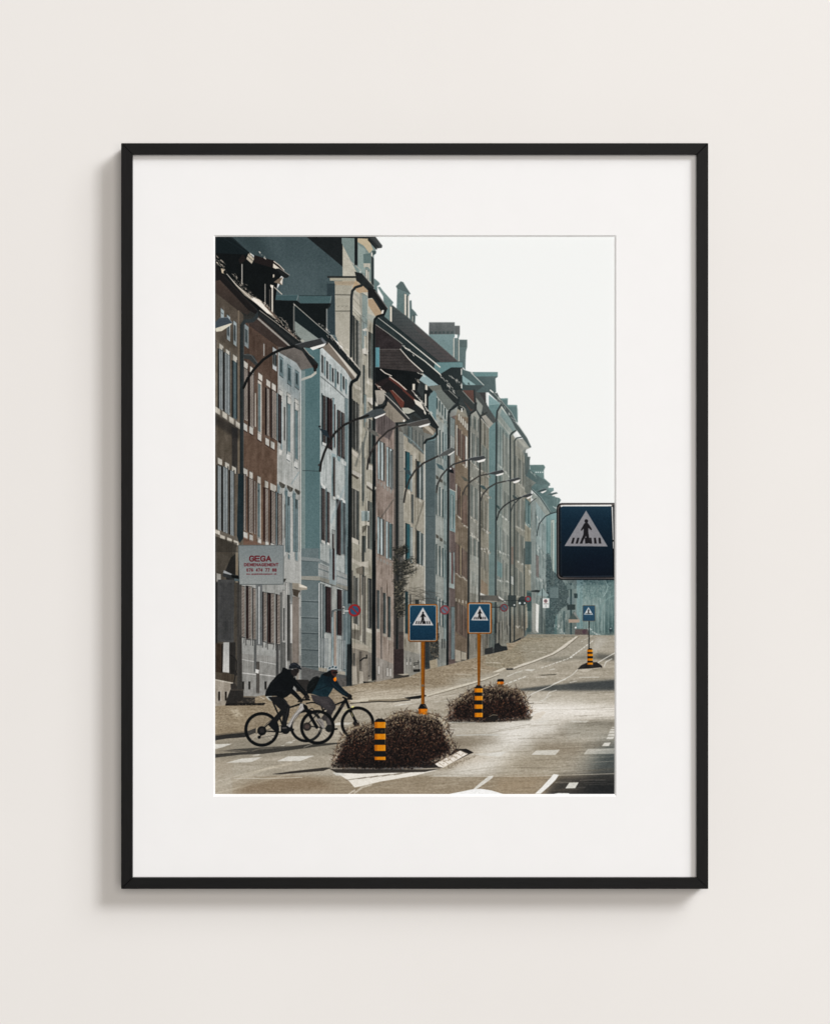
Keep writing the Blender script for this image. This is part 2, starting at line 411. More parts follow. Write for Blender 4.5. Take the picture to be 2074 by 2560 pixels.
# pipes
ln("470,420 430,445 412,470 412,1300 410,2720", 17, (48,54,54))
ln("535,490 480,500 457,530 457,1200 455,2700", 14, (52,58,58))
ln("310,140 270,210 262,300 257,1200 250,2780", 18, (44,50,52))
ln("150,235 100,255 84,290 82,1200 76,2900", 18, (52,52,50))
ln("562,1700 566,2640", 12, (52,58,58), .8)
# ---- middle of the row: tiles E, F, G
tile('E')
CG = (100,124,123)
p("150,500 205,545 215,565 185,590 190,660 150,640", CG)
p("190,600 215,593 250,640 330,730 362,765 345,790 345,990 265,930 250,700", (108,132,130), n=8); S(322,346,800,980,(214,206,186),.6,.9)
p("387,590 440,535 468,545 500,600 548,672 530,680 530,960 395,850 400,610", (96,119,118), n=8)
p("387,590 440,535 468,545 500,600 548,672 400,612", (80,98,98))
S(478,502,668,900,(210,204,186),.3,.9); S(516,528,690,930,(196,192,176),.3,.9); S(502,516,690,930,(70,86,86),.3,.9)
p("535,745 557,740 560,830 600,870 624,912 600,905 596,1000 538,980", (86,106,106)); S(565,572,910,985,(220,214,196),0,0); S(580,588,900,1000,(60,72,72),0,0)
# far right chimneys
p("1025,1018 1080,1018 1080,1115 1066,1160 1078,1170 1075,1420 1012,1380 1020,1150 1055,1150 1055,1115 1025,1110", (98,118,118)); p("1025,1018 1080,1018 1080,1112 1025,1108", (90,92,92))
p("1075,1168 1160,1170 1160,1250 1146,1300 1140,1500 1075,1420", (88,108,108)); p("1075,1168 1160,1170 1160,1248 1078,1250", (80,96,96))
p("747,980 1025,980 1025,1140 1010,1150 1010,1400 770,1180 745,1120", (112,138,140), n=8); p("747,980 1025,980 1022,1108 745,1110", (92,96,96), n=10)
for x in range(760,1020,44): S(x,x+30,1078,1104,(60,74,74),0,0,a=.7)
S(1010,1019,1150,1380,(214,210,194),0,0); S(1064,1074,1165,1400,(206,204,188),0,0)
# big tiled roof
p("345,790 500,910 750,1130 1062,1402 870,1415 250,925 345,980", (74,84,84), to=(82,74,74))
for k in range(15):
    y = 860 + k*38; xl = 330 + (y-830)*.72 + (80 if y>1000 else 0)*0; xr = 345 + (y-790)*1.16
    xl = 260 + (y-925)*1.25 if y > 960 else 348
    if xr > xl: ln([[xl,y],[xr,y]], 4, (54,62,62), .6)
for k in range(26):
    x = 360 + k*26; ln([[x, 800+(x-345)*.84],[x, 800+(x-345)*.84+110]], 3, (58,66,66), .3)
ln("345,792 500,912 750,1130 1062,1402", 7, (112,120,116), .6)
p("560,970 640,1040 740,1128 1050,1395 980,1400 600,1060", (92,78,76), .35)
# dark lower roof with bright rails
p("150,920 260,915 870,1415 1115,1408 1112,1475 1000,1540 880,1560 460,1235 150,1010", (50,60,62), n=10)
p("810,1415 1112,1410 1112,1470 985,1470 960,1540 880,1545 800,1480", (98,134,138)); ln("810,1415 1112,1410", 6, (70,92,94))
ln("195,930 430,1110 865,1465", 5, (214,210,196), 1, 13); ln("300,970 860,1408", 4, (24,28,30), .7)
p("165,1000 460,1225 430,1275 200,1280 165,1255", (60,50,52), n=14); ln("170,1005 300,1095 460,1215", 6, (190,184,170), .9)
p("460,1235 880,1560 1012,1740 740,1740 690,1540 440,1280", (38,44,46))
ln("470,1240 700,1400 880,1555", 7, (228,222,204), 1, 12); sparkle(450,1220,580,1330,12,(230,224,208),8,22,6,seed=60)
p("200,1275 430,1275 670,1512 640,1530 205,1480", (72,64,62), n=12)
for k in range(7): ln([[205,1310+k*32],[470+k*34,1308+k*32]], 4, (46,42,42), .6)
ln("200,1272 430,1272", 5, (150,150,142), .7); ln("435,1270 530,1380 600,1445 680,1515", 8, (226,218,200), 1, 11)
S(163,210,1250,1465,(90,146,166),0,0); S(163,172,1250,1465,(60,110,130),0,0)
p("150,1470 640,1520 690,1560 640,1620 610,1740 150,1740", (27,28,30), n=8)
p("150,1640 320,1568 540,1740 230,1740", (44,36,36)); p("165,1655 320,1570 345,1590 200,1700", (52,40,40)); ln("330,1590 430,1665 520,1740", 34, (102,56,48)); ln("180,1660 260,1740", 20, (96,54,46), .8); ln("320,1570 420,1640 530,1740", 11, (210,196,178)); ln("222,1490 270,1530 340,1560", 10, (224,214,196)); sparkle(165,1640,260,1736,12,(220,214,196),6,24,7,seed=61)
p("690,1540 850,1660 740,1675 640,1605", (140,166,170)); p("735,1672 870,1660 900,1740 800,1740", (110,112,104))
sparkle(620,1520,700,1560,7,(235,228,210),8,18,8,seed=62); sparkle(600,1580,640,1640,8,(220,210,190),8,18,8,seed=63); S(566,594,1645,1736,(204,196,178),0,0); S(704,730,1650,1706,(200,194,178),.5,.6)
p("870,1540 985,1470 1100,1470 1105,1620 1260,1740 1000,1740", (40,46,48)); S(1091,1103,1480,1550,(205,205,196),0,0)
sparkle(880,1560,1010,1736,26,(215,210,196),10,24,6,seed=64); sparkle(970,1550,1200,1736,24,(225,220,206),8,24,6,seed=65); S(1092,1112,1640,1692,(228,224,212),.8,.6)
p("1105,1490 1220,1525 1345,1668 1250,1740 1105,1740", (76,98,100)); p("1108,1555 1255,1660 1150,1665 1110,1620", (132,164,166)); p("1165,1650 1175,1625 1190,1660", (56,72,72))
p("1105,1660 1345,1662 1345,1740 1120,1740", (62,72,74))
p("1215,1520 1490,1520 1490,1572 1465,1590 1472,1740 1250,1740 1345,1665 1240,1565", (72,90,92), n=8); p("1225,1520 1490,1520 1490,1565 1250,1568", (88,126,128))
ln("1200,1525 1340,1662", 7, (215,215,204)); ln("1465,1590 1472,1736", 5, (120,140,140), .8); sparkle(1190,1500,1230,1540,5,(235,235,228),6,16,7,seed=66)
ln("1410,1715 1440,1740", 12, (235,230,220))
# ---- tile F: facades
tile('F')
# tops of G3/G4 roofs left of pipe 1297
p("1060,-20 1240,-20 1265,160 1200,210 1130,110", (104,66,56), to=(92,62,54)); 
p("1030,-20 1110,-20 1262,150 1255,190 1200,190 1060,20", (56,58,56)); ln("1110,-10 1260,150", 6, (190,186,174), .8)
p("1230,-20 1300,20 1480,320 1440,340 1300,180 1235,60", (74,76,74)); p("1255,60 1330,150 1310,260 1265,190", (138,142,134))
ln("1236,-20 1245,140 1250,180", 16, (42,46,46))
# G4 : light facade 1190..1300
p("1180,240 1250,190 1300,290 1305,2950 1170,2900", (152,152,142), to=(140,136,124), n=10)
for f,(y,h) in enumerate(((230,140),(430,330),(1000,340),(1560,260),(1930,150))):
    for i in range(6):
        x = 1196 + i*16
        S(x, x+8, y + i*13, y + h + i*12, [(82,104,104),(202,202,190),(70,82,81)][(i+f)%3], .9-.15*f, .85-.2*f, a=.75)
for k,y in enumerate((760,920,1360,1540)):
    ln([[1190,y],[1300,y+95-k*10]], 18, (128,122,110), .7); sparkle(1192,y-4,1298,y+92-k*10,24,(225,222,206),8,14,6,1.2,seed=70+k)
S(1190,1295,1760,2180,(176,178,168),.4,.2,a=.6)
for k in range(7): ln([[1190,2060+k*40],[1290,2080+k*36]], 3, (120,118,108), .6)
# G5 : orange-tan facade 1030..1170
p("1028,230 1060,170 1170,270 1172,2900 1022,2920", (140,120,98), to=(124,108,90), n=14)
p("1028,170 1140,180 1170,280 1030,250", (150,146,130), .8)
for i in range(5): S(1062+i*22, 1078+i*22, 225+i*26, 300+i*26, (206,200,184), .9, .9)
for (x0,x1,y,h,c) in ((1040,1056,350,330,(210,204,190)),(1056,1092,390,300,(66,38,36)),(1092,1104,410,300,(170,150,130)),(1104,1140,455,310,(78,46,42)),(1140,1162,470,330,(206,202,190)),
                      (1036,1050,990,330,(206,200,186)),(1050,1086,1010,320,(66,38,36)),(1086,1102,1060,330,(150,126,98)),(1102,1158,1080,340,(84,56,50)),
                      (1030,1080,1630,330,(72,48,46)),(1080,1100,1650,330,(160,140,112)),(1100,1160,1690,300,(74,50,46)),
                      (1040,1090,2270,330,(70,52,50)),(1100,1150,2310,330,(70,52,50))):
    dotc = (205,180,150) if c[0] < 100 else None
    S(x0,x1,y,y+h,c,.85,.75,dot=dotc,per=12,duty=.35,inset=6)
for x,y in ((1040,690),(1105,780),(1036,1330),(1102,1420),(1032,1960),(1100,2000)): sparkle(x,y,x+55,y+50,10,(214,206,190),5,14,7,.6,seed=int(x+y))
for i in range(4): S(1034+i*36,1044+i*36,2235+i*10,2270+i*10,(196,188,170),.4,.4)
S(1025,1090,2790,2920,(168,160,142),.3,.1); S(1094,1150,2810,2900,(166,158,140),.3,.1)
p("1038,1180 1160,1060 1160,1080 1040,1400", (90,80,66), .35)
# G6 : narrow pink/teal 965..1030
p("965,240 1030,190 1030,2940 955,2960", (122,102,97), to=(112,96,91), n=12)
S(972,1028,260,560,(120,140,140),.7,.6); S(975,1026,460,800,(150,160,156),.7,.6)
for i in range(5): S(976+i*11,981+i*11,270+i*9,800+i*8,[(90,84,80),(190,186,176)][i%2],.7,.7,a=.7)
S(968,1030,1050,1500,(128,156,158),.5,.4); S(985,1000,1110,1480,(160,176,174),.5,.4); S(1005,1012,1120,1480,(80,104,106),.5,.4); ln("968,1050 1040,1085",8,(206,204,192))
S(990,1005,1735,2100,(130,90,86),.3,.3); S(965,985,1735,2080,(150,166,164),.3,.3); S(1008,1022,1735,2120,(150,166,164),.3,.3); S(962,1022,2070,2120,(168,180,176),.3,.3)
S(985,1025,2330,2900,(120,148,152),0,0,a=.7)
# G7 : light facade 815..945 with dark eave
p("815,130 830,20 870,-20 960,-20 1060,80 950,210 945,300 945,2960 815,2990", (168,176,170), to=(148,152,144), n=12)
p("810,-20 960,-20 1070,90 950,200 815,20", (112,118,112)); p("890,-20 985,-20 1072,100 1050,140 1010,110", (44,46,46)); ln("960,-20 1065,75", 6, (200,196,184), .8)
p("1050,110 1140,180 1100,210 1040,170", (52,54,52)); sparkle(1060,120,1135,185,6,(225,220,206),4,14,6,seed=80); S(1095,1108,175,215,(230,228,216),0,0)
p("960,180 1060,150 1040,250 960,280", (150,156,150), .8)
for i,(x,y) in enumerate(((828,60),(856,90),(886,130),(915,170))): S(x,x+14,y,y+120,(64,90,92),.7,.7)
ln("820,250 950,370", 26, (170,172,160)); sparkle(820,240,945,360,20,(110,108,98),10,16,8,seed=81)
for f,(y,h) in enumerate(((390,300),(1010,320),(1650,330),(2220,300))):
    for j,x in enumerate((822,858,892,920)):
        S(x,x+12,y+j*22,y+h+j*16,(74,100,104),.6-.15*f,.5-.15*f); S(x+12,x+20,y+j*22,y+h+j*16,(200,204,196),.6-.15*f,.5-.15*f)
for k,y in enumerate((920,1560)):
    for j in range(3): p([[820+j*42,y+j*34-20],[850+j*42,y+j*34],[850+j*42,y+j*34+32],[822+j*42,y+j*34+20]], (96,90,80))
S(905,945,300,2700,(128,152,154),.5,.2,a=.55)
S(815,945,2700,2960,(132,136,130),.2,-.2,a=.7)
for x in (830,885,910): S(x,x+12,2680,2780,(70,74,72),.1,.1,a=.8)
# G7 side wall
p("700,360 760,10 830,20 815,130 815,2990 700,3010", (92,110,116), to=(84,92,94), n=10)
p("735,60 800,-20 830,20 815,520 720,540", (108,136,140)); 
for y in (540,830,1350,1900,2160,2300,2420): ln([[705,y],[812,y+3]], 5, (62,76,80), .7)
p("700,560 770,560 812,700 812,1300 700,1200", (76,92,98), .5, soft=30)
# big lit roof eave left of it: G8 (cream house) roof
p("320,-20 620,-20 760,230 855,380 830,410 800,400 700,300 590,140 585,100 300,-10", (38,40,42))
p("300,-20 600,-20 585,110 640,180 600,190 440,170", (48,38,38), to=(42,36,37)); p("320,-20 350,-20 480,110 470,168 440,170", (112,62,50)); ln("470,-20 560,60 640,130", 22, (104,58,48)); ln("350,-20 470,100", 6, (190,176,158), .7)
p("690,-20 775,-20 740,60 740,200 690,110", (34,36,38)); S(700,718,20,150,(206,200,184),0,0)
p("580,75 660,110 715,230 710,250 650,170 600,130", (214,206,190)); p("600,130 690,200 700,320 560,180", (44,44,46))
ln("560,-20 650,90 760,230 850,370", 7, (206,200,186)); sparkle(580,0,760,240,24,(226,220,204),9,20,7,seed=82)
p("450,170 520,170 600,210 560,240 470,230", (170,170,156)); ln("520,250 600,215 610,180", 18, (44,46,46))
# G8 facade 470..700
p("470,470 500,440 690,560 705,660 705,3010 470,2950", (176,170,152), to=(166,160,144), n=10)
p("410,350 500,340 560,330 790,470 700,540 690,680 580,590 470,440", (120,122,116))
S(520,560,350,540,(96,112,112),.8,.7); 
for i in range(9): S(520+i*20,528+i*20,360+i*14,520+i*16,[(84,96,96),(150,156,148)][i%2],.7,.7,a=.8)
ln("475,460 590,550 700,670", 12, (128,146,148)); 
p("640,290 830,410 795,470 690,440", (120,110,96)); p("700,330 800,430 795,470 690,380", (170,160,142)); S(560,665,240,300,(56,56,54),.6,.6)
ln("830,395 832,460 800,495 720,520 695,560", 24, (40,44,44))
def tealwin(x,y,h,s=.35):
    S(x-12,x,y-20,y+h+10,(196,190,174),s,s,a=.8); S(x,x+14,y,y+h,(40,62,72),s,s); S(x+14,x+52,y+6,y+h+6,(44,92,108),s,s,dot=(70,124,140),per=12,inset=6); S(x+56,x+78,y+40,y+h+36,(196,204,200),s,s,dot=(90,110,112),per=12,duty=.4)
tealwin(487,640,400); tealwin(490,1420,400)
for y,h in ((745,400),(1500,360)):
    S(600,614,y-20,y+h,(110,98,84),.4,.4); S(614,640,y,y+h,(48,60,64),.4,.4); S(640,658,y+10,y+h+4,(196,206,204),.4,.4,dot=(100,116,118),per=12,duty=.4); S(662,676,y+30,y+h+20,(60,82,88),.4,.4); S(680,698,y+40,y+h+24,(208,214,212),.4,.4,dot=(110,124,126),per=12,duty=.4)
    sparkle(604,y+h+8,700,y+h+40,8,(208,204,190),3,20,10,1.5,seed=int(y))
for x,y in ((520,1065),(525,1840)): S(x,x+22,y,y+36,(206,200,184),.4,.4)
S(555,580,1110,1420,(100,104,100),.3,.3); ln("600,1480 690,1190", 14, (122,118,106), .8); S(690,706,560,2600,(206,204,190),0,0,a=.7)
S(470,705,2800,2850,(160,158,148),.2,.2,a=.3)
S(487,520,2160,2620,(52,76,84),.2,.1); S(540,552,2200,2600,(66,64,60),.1,.1); S(596,640,2250,2640,(58,62,61),.1,.1); S(660,690,2260,2500,(190,186,172),.1,.1)
p("470,2800 660,2850 660,3130 470,3070", (150,148,138), n=10)
for x in (500,540): S(x,x+12,2880,2960,(196,194,184),.1,.1); S(x+2,x+10,2890,2930,(90,90,86),.1,.1)
# G8 side wall 360..470 (brown-grey)
p("372,340 410,350 470,440 470,3070 360,3100", (110,106,98), to=(78,66,62), n=10)
S(420,470,420,2600,(140,142,134),.3,0,a=.8); 
for y in range(560,2600,150): ln([[365,y],[468,y+4]],4,(80,78,74),.5)
S(388,414,330,2800,(38,42,44),0,0)
p("360,2790 472,2790 472,3070 360,3100", (66,52,50), n=10)
# G9 pink house 170..360
p("170,280 260,200 380,330 370,360 362,3100 170,3160", (150,134,124), to=(170,156,142), n=12)
p("165,250 280,230 385,335 320,520 180,440", (108,98,96), .9); p("165,240 265,180 300,100 530,290 480,325 370,330 250,230", (142,134,120))
p("150,-20 240,-20 290,30 530,290 505,310 300,100 230,100 150,40", (40,40,42)); ln("265,20 400,150 530,290", 7, (214,208,194)); 
for k in range(26):
    t=k/26; ln([[305+t*205,95+t*205],[318+t*205,80+t*205]],4,(150,146,136),.6)
p("160,-20 265,-20 270,80 240,130 180,140", (166,160,148)); ln("285,90 280,140 240,165 180,170", 20, (40,42,42)); p("468,300 485,300 482,325 465,320",(235,232,220))
def bluewin(x,y,h,s=.4):
    S(x,x+22,y,y+h,(150,172,174),s,s,dot=(196,214,214),per=12); S(x+22,x+34,y+8,y+h,(104,100,94),s,s); S(x+34,x+58,y+18,y+h+12,(168,190,192),s,s,dot=(214,226,226),per=12); S(x+58,x+78,y+30,y+h+24,(96,96,92),s,s)
bluewin(192,520,420,.5); bluewin(286,590,430,.5); S(330,352,640,1060,(86,92,92),.4,.4,dot=(140,146,144),per=12)
bluewin(186,1350,400); bluewin(280,1400,400); S(320,340,1430,1800,(76,108,116),.3,.3)
for i in range(5): S(188+i*34,206+i*34,950+i*26,990+i*26,(160,158,150),.6,.6); S(184+i*34,202+i*34,1790+i*16,1820+i*16,(158,156,148),.4,.4)
ln("230,1360 375,1150", 14, (120,112,104), .8)
for x,y,h in ((182,2150,420),(250,2180,440),(302,2220,440)): S(x,x+30,y,y+h,(92,99,98),.2,.1); S(x,x+10,y,y+h,(52,54,54),.2,.1); S(x+31,x+36,y,y+h,(196,188,174),.2,.1); S(x-2,x+36,y+h,y+h+30,(180,174,160),.2,.2)
S(222,242,2120,3100,(120,110,102),.2,0,a=.8)
p("175,2880 240,2900 360,2950 360,3100 175,3150", (158,152,142), n=10)
for x in (192,286,320): S(x,x+18,2970+(x-192)*.2,3060+(x-192)*.2,(204,200,190),.1,.1)
# downpipes of the middle row
ln("1070,60 1055,140 1010,175 975,195 962,230 956,700 945,2960", 23, (38,42,44)); S(965,972,230,2900,(150,156,152),0,0,a=.5)
ln("1258,120 1245,200 1195,235 1182,270 1178,1200 1170,2890", 19, (46,44,44))
ln("1370,225 1310,255 1298,290 1297,1200 1290,2560", 17, (56,54,50))
# canopy and details further along (tile G)
tile('G')
p("1295,470 1495,472 1575,535 1560,545 1310,540", (96,88,80)); p("1495,472 1578,535 1572,545 1500,500", (220,218,208)); p("1310,520 1560,540 1310,542",(150,140,124))
p("1300,440 1360,470 1300,470", (220,216,206))
for i in range(26):
    x=1180+rng.random()*420; y=560+rng.random()*400
    S(x,x+6+rng.random()*10,y,y+60+rng.random()*160,[(64,64,60),(182,178,166),(48,51,50),(140,136,124)][i%4],.1,.1,a=.5)
p("1190,880 1330,930 1330,1120 1190,1160", (150,146,134), .6)
p("1310,900 1480,880 1480,1110 1330,1120", (104,104,98), .5)
# steps in shadow
p("1350,1050 1440,1030 1440,1100 1350,1112", (58,58,58)); p("1455,1000 1500,985 1530,1020 1590,1025 1590,1050 1632,1060 1600,1115 1450,1100", (50,52,54))
# trees in front of the houses
p("362,0 470,-40 470,900 362,900", (70,66,62), .55)
r4=np.random.default_rng(77)
ln("400,900 405,600 415,300 430,40",16,(40,38,36),.8,7)
for k in range(95):
    y=-40+r4.random()*760; L_=(60+150*max(0,1-abs(y-200)/230))*(.5+.6*r4.random()); sg=1 if r4.random()<.72 else -.5
    x0=410+r4.normal()*8; x1=x0+L_*sg; y1=y-20-40*r4.random()
    if x1<366: x1=366
    ln([[x0,y],[(x0+x1)/2,y-6],[x1,y1]],5,(42,39,36),.75,2)
    for m_ in range(34):
        t_=.25+.85*r4.random(); x=x0+(x1-x0)*t_+r4.normal()*9; yy_=y+(y1-y)*t_+r4.normal()*12; an_=r4.normal()*.7-.2; l_=6+r4.random()*13
        ln([[x,yy_],[x+math.cos(an_)*l_,yy_+math.sin(an_)*l_]],2.5+r4.random()*4,[(34,34,32),(48,46,41),(62,58,50),(84,78,66),(150,142,120)][min(int(r4.random()**1.3*5),4)],.4+.5*r4.random())
for k in range(30):
    x=480+rng.random()*120; y=380+rng.random()*160
    ln([[x,y],[x+60+rng.random()*120,y-30+rng.random()*90],[x+200+rng.random()*150,y+40+rng.random()*90]], 2.6, (62,56,50), .5)
ln("480,560 600,520 760,500 940,560", 5, (58,54,50), .7); ln("600,480 700,430 870,450", 4, (70,64,58), .7)
p("700,960 850,760 850,1150 790,1170 740,1280 705,1260", (64,66,62), .9, n=20); leaves("740,980 850,800 850,1150 780,1170", 260, [(60,54,48),(120,108,90),(150,138,116),(44,42,40)], (8,20), (3,7), 121, ang=1.0)
S(738,750,980,1270,(46,50,52),0,0); S(700,738,980,1260,(50,56,60),0,0,a=.7)
p("750,1180 835,1160 840,1245 760,1270", (168,156,132))
ln("580,1205 635,1200 630,1180", 7, (50,48,46)); ln("590,1225 630,1215", 6, (50,48,46)); ln("590,1240 586,1215",6,(60,58,54)); disc(584,1245,9,(220,218,208))
p("575,1275 652,1270 650,1300 580,1302", (46,42,40)); p("365,1335 470,1330 530,1330 530,1350 450,1372 365,1372", (70,64,58)); p("400,1325 520,1320 530,1332 470,1340",(176,168,150))
# ---- the tall cream house (tiles A..C right edge, E..G left edge)
tile('A')
p("200,40 1610,40 1610,1330 1300,1120 700,700 830,480 440,215", (72,88,95), to=(88,106,112), n=9, nx=(40,40))
p("230,40 500,40 800,420 700,700 560,300", (46,60,66), .5, soft=60)
p("1290,560 1390,560 1390,1120 1290,1100", (52,66,78), .8)
p("1055,40 1600,40 1600,340 1665,400 1640,485 1500,485 1500,410", (37,40,42), n=6)
tile('E')
p("-190,40 40,60 130,200 148,300 150,640 170,930 150,1000 150,4900 -190,4900", (180,177,160), to=(170,166,149), n=14)
# crown of the house
p("-200,40 120,40 190,120 150,260 150,560 -30,450 -200,120", (120,138,134))
p("-60,50 90,70 140,190 100,230 40,150 -40,100", (186,170,138)); S(-20,60,140,420,(138,156,150),.6,.4); p("35,240 120,230 115,380 60,390 38,340", (96,118,116)); p("35,340 110,340 110,410 85,380 40,385",(176,172,156))
p("-200,30 165,50 242,150 235,172 190,178 85,72 -200,62", (42,44,44)); p("100,60 165,52 242,150 215,172", (60,62,62))
for k in range(14): ln([[140+k*7,68+k*7.5],[165+k*5.5,62+k*6.5]],3,(96,98,96),.6)
p("90,75 185,175 180,195 80,85", (30,32,32)); p("130,205 175,205 172,235 140,255", (66,84,84)); S(118,132,215,330,(226,222,206),.6,.2); S(122,150,260,620,(52,62,64),1,.3)
S(60,78,400,500,(196,190,172),.7,.7); S(84,96,420,530,(190,184,166),.7,.7)
tile('A')
# cornice, capital, pilaster
p("1293,478 1640,478 1665,500 1700,560 1610,535 1600,500 1295,498", (52,52,50)); p("1320,498 1605,498 1595,530 1322,528", (166,162,142)); p("1368,532 1610,532 1560,582 1378,576", (168,154,130))
for k in range(14): S(1385+k*15,1391+k*15,540,566,(136,120,98),0,0,a=.6)
p("1376,576 1558,582 1550,850 1540,1310 1420,1220 1380,1110", (160,157,141), to=(172,168,153), n=7)
p("1375,672 1556,676 1556,690 1375,686", (116,114,104)); p("1378,852 1550,850 1550,866 1378,866", (122,120,108)); p("1376,690 1556,692 1550,720 1380,716",(166,163,148))
for x in (1400,1445,1490): ln([[x,800],[x+12,810],[x+24,800]],4,(110,108,98),.8)
p("1600,520 1725,640 1640,665 1565,600", (178,154,120)); p("1570,640 1640,700 1736,900 1736,1000 1570,830", (150,150,138), .7)
p("1650,450 1690,470 1740,560 1740,640 1700,600 1655,530", (46,48,48))
ln("1500,280 1570,340 1660,415", 8, (170,168,158)); sparkle(1640,400,1660,460,5,(230,226,214),5,16,8,seed=130)
for k in range(10): ln([[1690+k*6,490+k*12],[1712+k*6,478+k*12]],4,(110,112,108),.7)
S(1590,1622,40,360,(30,34,36),0,0)
tile('E')
p("-60,430 20,450 150,600 130,625 40,600 -30,530", (44,46,46)); p("-40,560 20,570 95,650 60,655 -40,650", (176,150,118))
ln("30,460 148,590", 6, (170,168,158), .8)
for k in range(10): ln([[40+k*10,500+k*11],[60+k*9,488+k*11]],3,(110,112,108),.7)
p("85,600 165,625 302,830 285,850 245,852 130,715 85,720", (36,34,36)); p("85,728 150,728 245,870 235,890 165,912 90,800", (172,148,118))
ln("165,640 300,830", 7, (160,158,150), .8)
for k in range(12): ln([[180+k*9,690+k*13],[200+k*8,678+k*13]],3,(100,102,98),.7)
p("125,700 150,700 258,862 240,880", (44,48,48)); p("235,850 258,845 250,890 230,885",(220,214,200))
S(20,80,660,1000,(120,140,138),.6,.6,a=.8); p("80,880 165,920 150,1000 60,930",(150,158,150),.7)
# windows of the cream house, rows of shutters
def cw(x,y,h,s,c=(60,66,64)):
    S(x-20,x-6,y-40,y+h+30,(196,192,176),s,s,a=.8); S(x,x+14,y,y+h,c,s,s); S(x+14,x+22,y+8,y+h+4,(206,202,188),s,s,dot=(70,72,68),per=12); S(x+24,x+44,y+14,y+h+8,(78,90,88),s,s,dot=(150,156,148),per=12,duty=.35)
S(-30,-12,960,1400,(120,132,128),.6,.5); S(8,44,900,1270,(134,150,146),.6,.5); p("20,1265 70,1262 112,1300 60,1340 25,1310",(206,202,188)); p("25,1312 108,1300 60,1345",(110,108,98))
cw(92,1080,500,.6); S(30,52,1440,1860,(92,98,94),.5,.5); p("75,1600 155,1660 155,1700 75,1640",(200,196,180)); S(0,26,1290,2200,(196,194,180),.4,.3,a=.6)
tile('F')
p("75,60 140,60 195,150 150,160 80,110", (204,200,186)); p("80,100 150,155 190,150 120,180",(112,106,94))
S(78,100,160,800,(150,146,132),.6,.5,a=.7); cw(96,290,480,.5,(50,52,52)); S(20,44,540,1180,(110,116,112),.4,.4); p("85,780 150,810 150,860 75,830",(204,200,186))
p("70,975 100,975 180,1040 150,1075 72,1010", (206,202,188)); p("72,1010 150,1072 140,1085 72,1040",(104,98,88))
cw(84,1180,520,.35,(44,46,48)); p("10,1290 100,1292 98,1395 15,1400", (150,166,164)); p("10,1290 100,1292 100,1306 10,1306",(206,214,210)); p("15,1400 98,1410 100,1450 20,1450",(196,192,176)); p("20,1460 80,1440 60,1500 20,1540",(120,116,104))
S(20,46,1560,2200,(74,76,72),.2,.2); S(0,18,1500,2300,(190,186,170),.1,.1,a=.6)
p("70,1690 150,1730 150,1980 70,1940", (170,166,150)); S(84,124,2020,2560,(56,58,58),.2,.1); S(88,100,2030,2550,(190,190,180),.2,.2,dot=(60,60,58),per=12); p("64,2560 150,2590 150,2630 64,2600",(200,196,180))
S(28,50,2000,2720,(120,116,106),.1,.1); p("0,2730 160,2790 158,2830 0,2780", (176,170,154)); S(0,18,1900,2700,(196,192,176),.1,.1,a=.8)
p("0,2800 150,2840 150,3100 0,3160", (138,132,122), n=14); S(30,70,2840,3000,(176,170,156),.1,.1); ln("20,2890 70,2870 60,2820", 10, (50,48,46)); ln("40,3100 100,3080", 10, (60,58,54)); ln("60,3110 60,3070",8,(60,58,54)); p("30,3140 175,3145 170,3170 30,3165",(40,36,34)); p("0,3040 40,3060 30,3160 0,3170",(170,164,150))
ln("30,1230 30,640 70,420", 16, (104,110,106), .6)
tile('A')
# left half of the cream facade: shutters beside the pipe
S(1570,1590,900,1440,(60,64,62),.9,.9); S(1592,1606,930,1440,(206,200,184),.9,.9,dot=(50,52,50),per=12); S(1608,1622,950,1450,(50,54,52),.9,.9); S(1624,1646,980,1480,(200,198,186),.9,.9,dot=(70,74,72),per=12)
S(1650,1672,660,1736,(150,150,138),.6,.5,a=.7); p("1672,1270 1736,1290 1736,1330 1680,1320",(206,202,188)); p("1565,1640 1660,1690 1660,1720 1600,1700",(200,196,180))
p("1570,660 1640,740 1660,900 1575,830", (176,172,156)); ln("1572,720 1650,810",5,(120,118,106),.8); ln("1572,800 1660,900",6,(210,206,190),.8); ln("1572,860 1690,980",5,(110,108,98),.7)
S(1690,1720,980,1120,(140,158,156),.5,.4); p("1670,1060 1720,1040 1730,1075 1690,1075",(206,202,188))
tile('B')
S(1556,1575,70,600,(80,80,76),.6,.5); S(1577,1596,90,620,(56,58,56),.6,.5); S(1598,1610,110,640,(196,194,182),.6,.5,dot=(56,58,56),per=12); S(1612,1622,110,640,(44,46,46),.5,.5); S(1624,1642,130,660,(190,190,180),.5,.5,dot=(60,62,60),per=12)
S(1648,1665,140,1736,(196,192,176),.4,.3,a=.5); p("1560,620 1640,680 1640,730 1560,670",(208,202,186)); S(1690,1715,20,380,(130,146,144),.5,.4); p("1700,330 1736,320 1736,420 1700,420",(150,146,132))
p("1558,845 1640,880 1672,900 1650,935 1620,930 1560,880", (196,192,180)); p("1560,885 1640,930 1620,950 1560,905",(100,92,80))
S(1556,1572,1040,1590,(90,88,82),.5,.4); S(1576,1592,1050,1600,(58,58,56),.5,.4); S(1596,1610,1060,1620,(196,194,182),.4,.4,dot=(60,60,58),per=12); S(1612,1638,1070,1640,(66,70,68),.4,.4,dot=(176,176,166),per=12,duty=.4,inset=10)
p("1550,1570 1635,1610 1630,1660 1550,1625",(206,200,184)); ln("1600,800 1700,500",22,(120,124,118),.6); ln("1690,1160 1700,720",14,(110,116,112),.6)
p("1670,1290 1736,1295 1736,1400 1680,1400",(150,166,164)); S(1690,1710,1560,1736,(90,96,92),.3,.3)
tile('C')
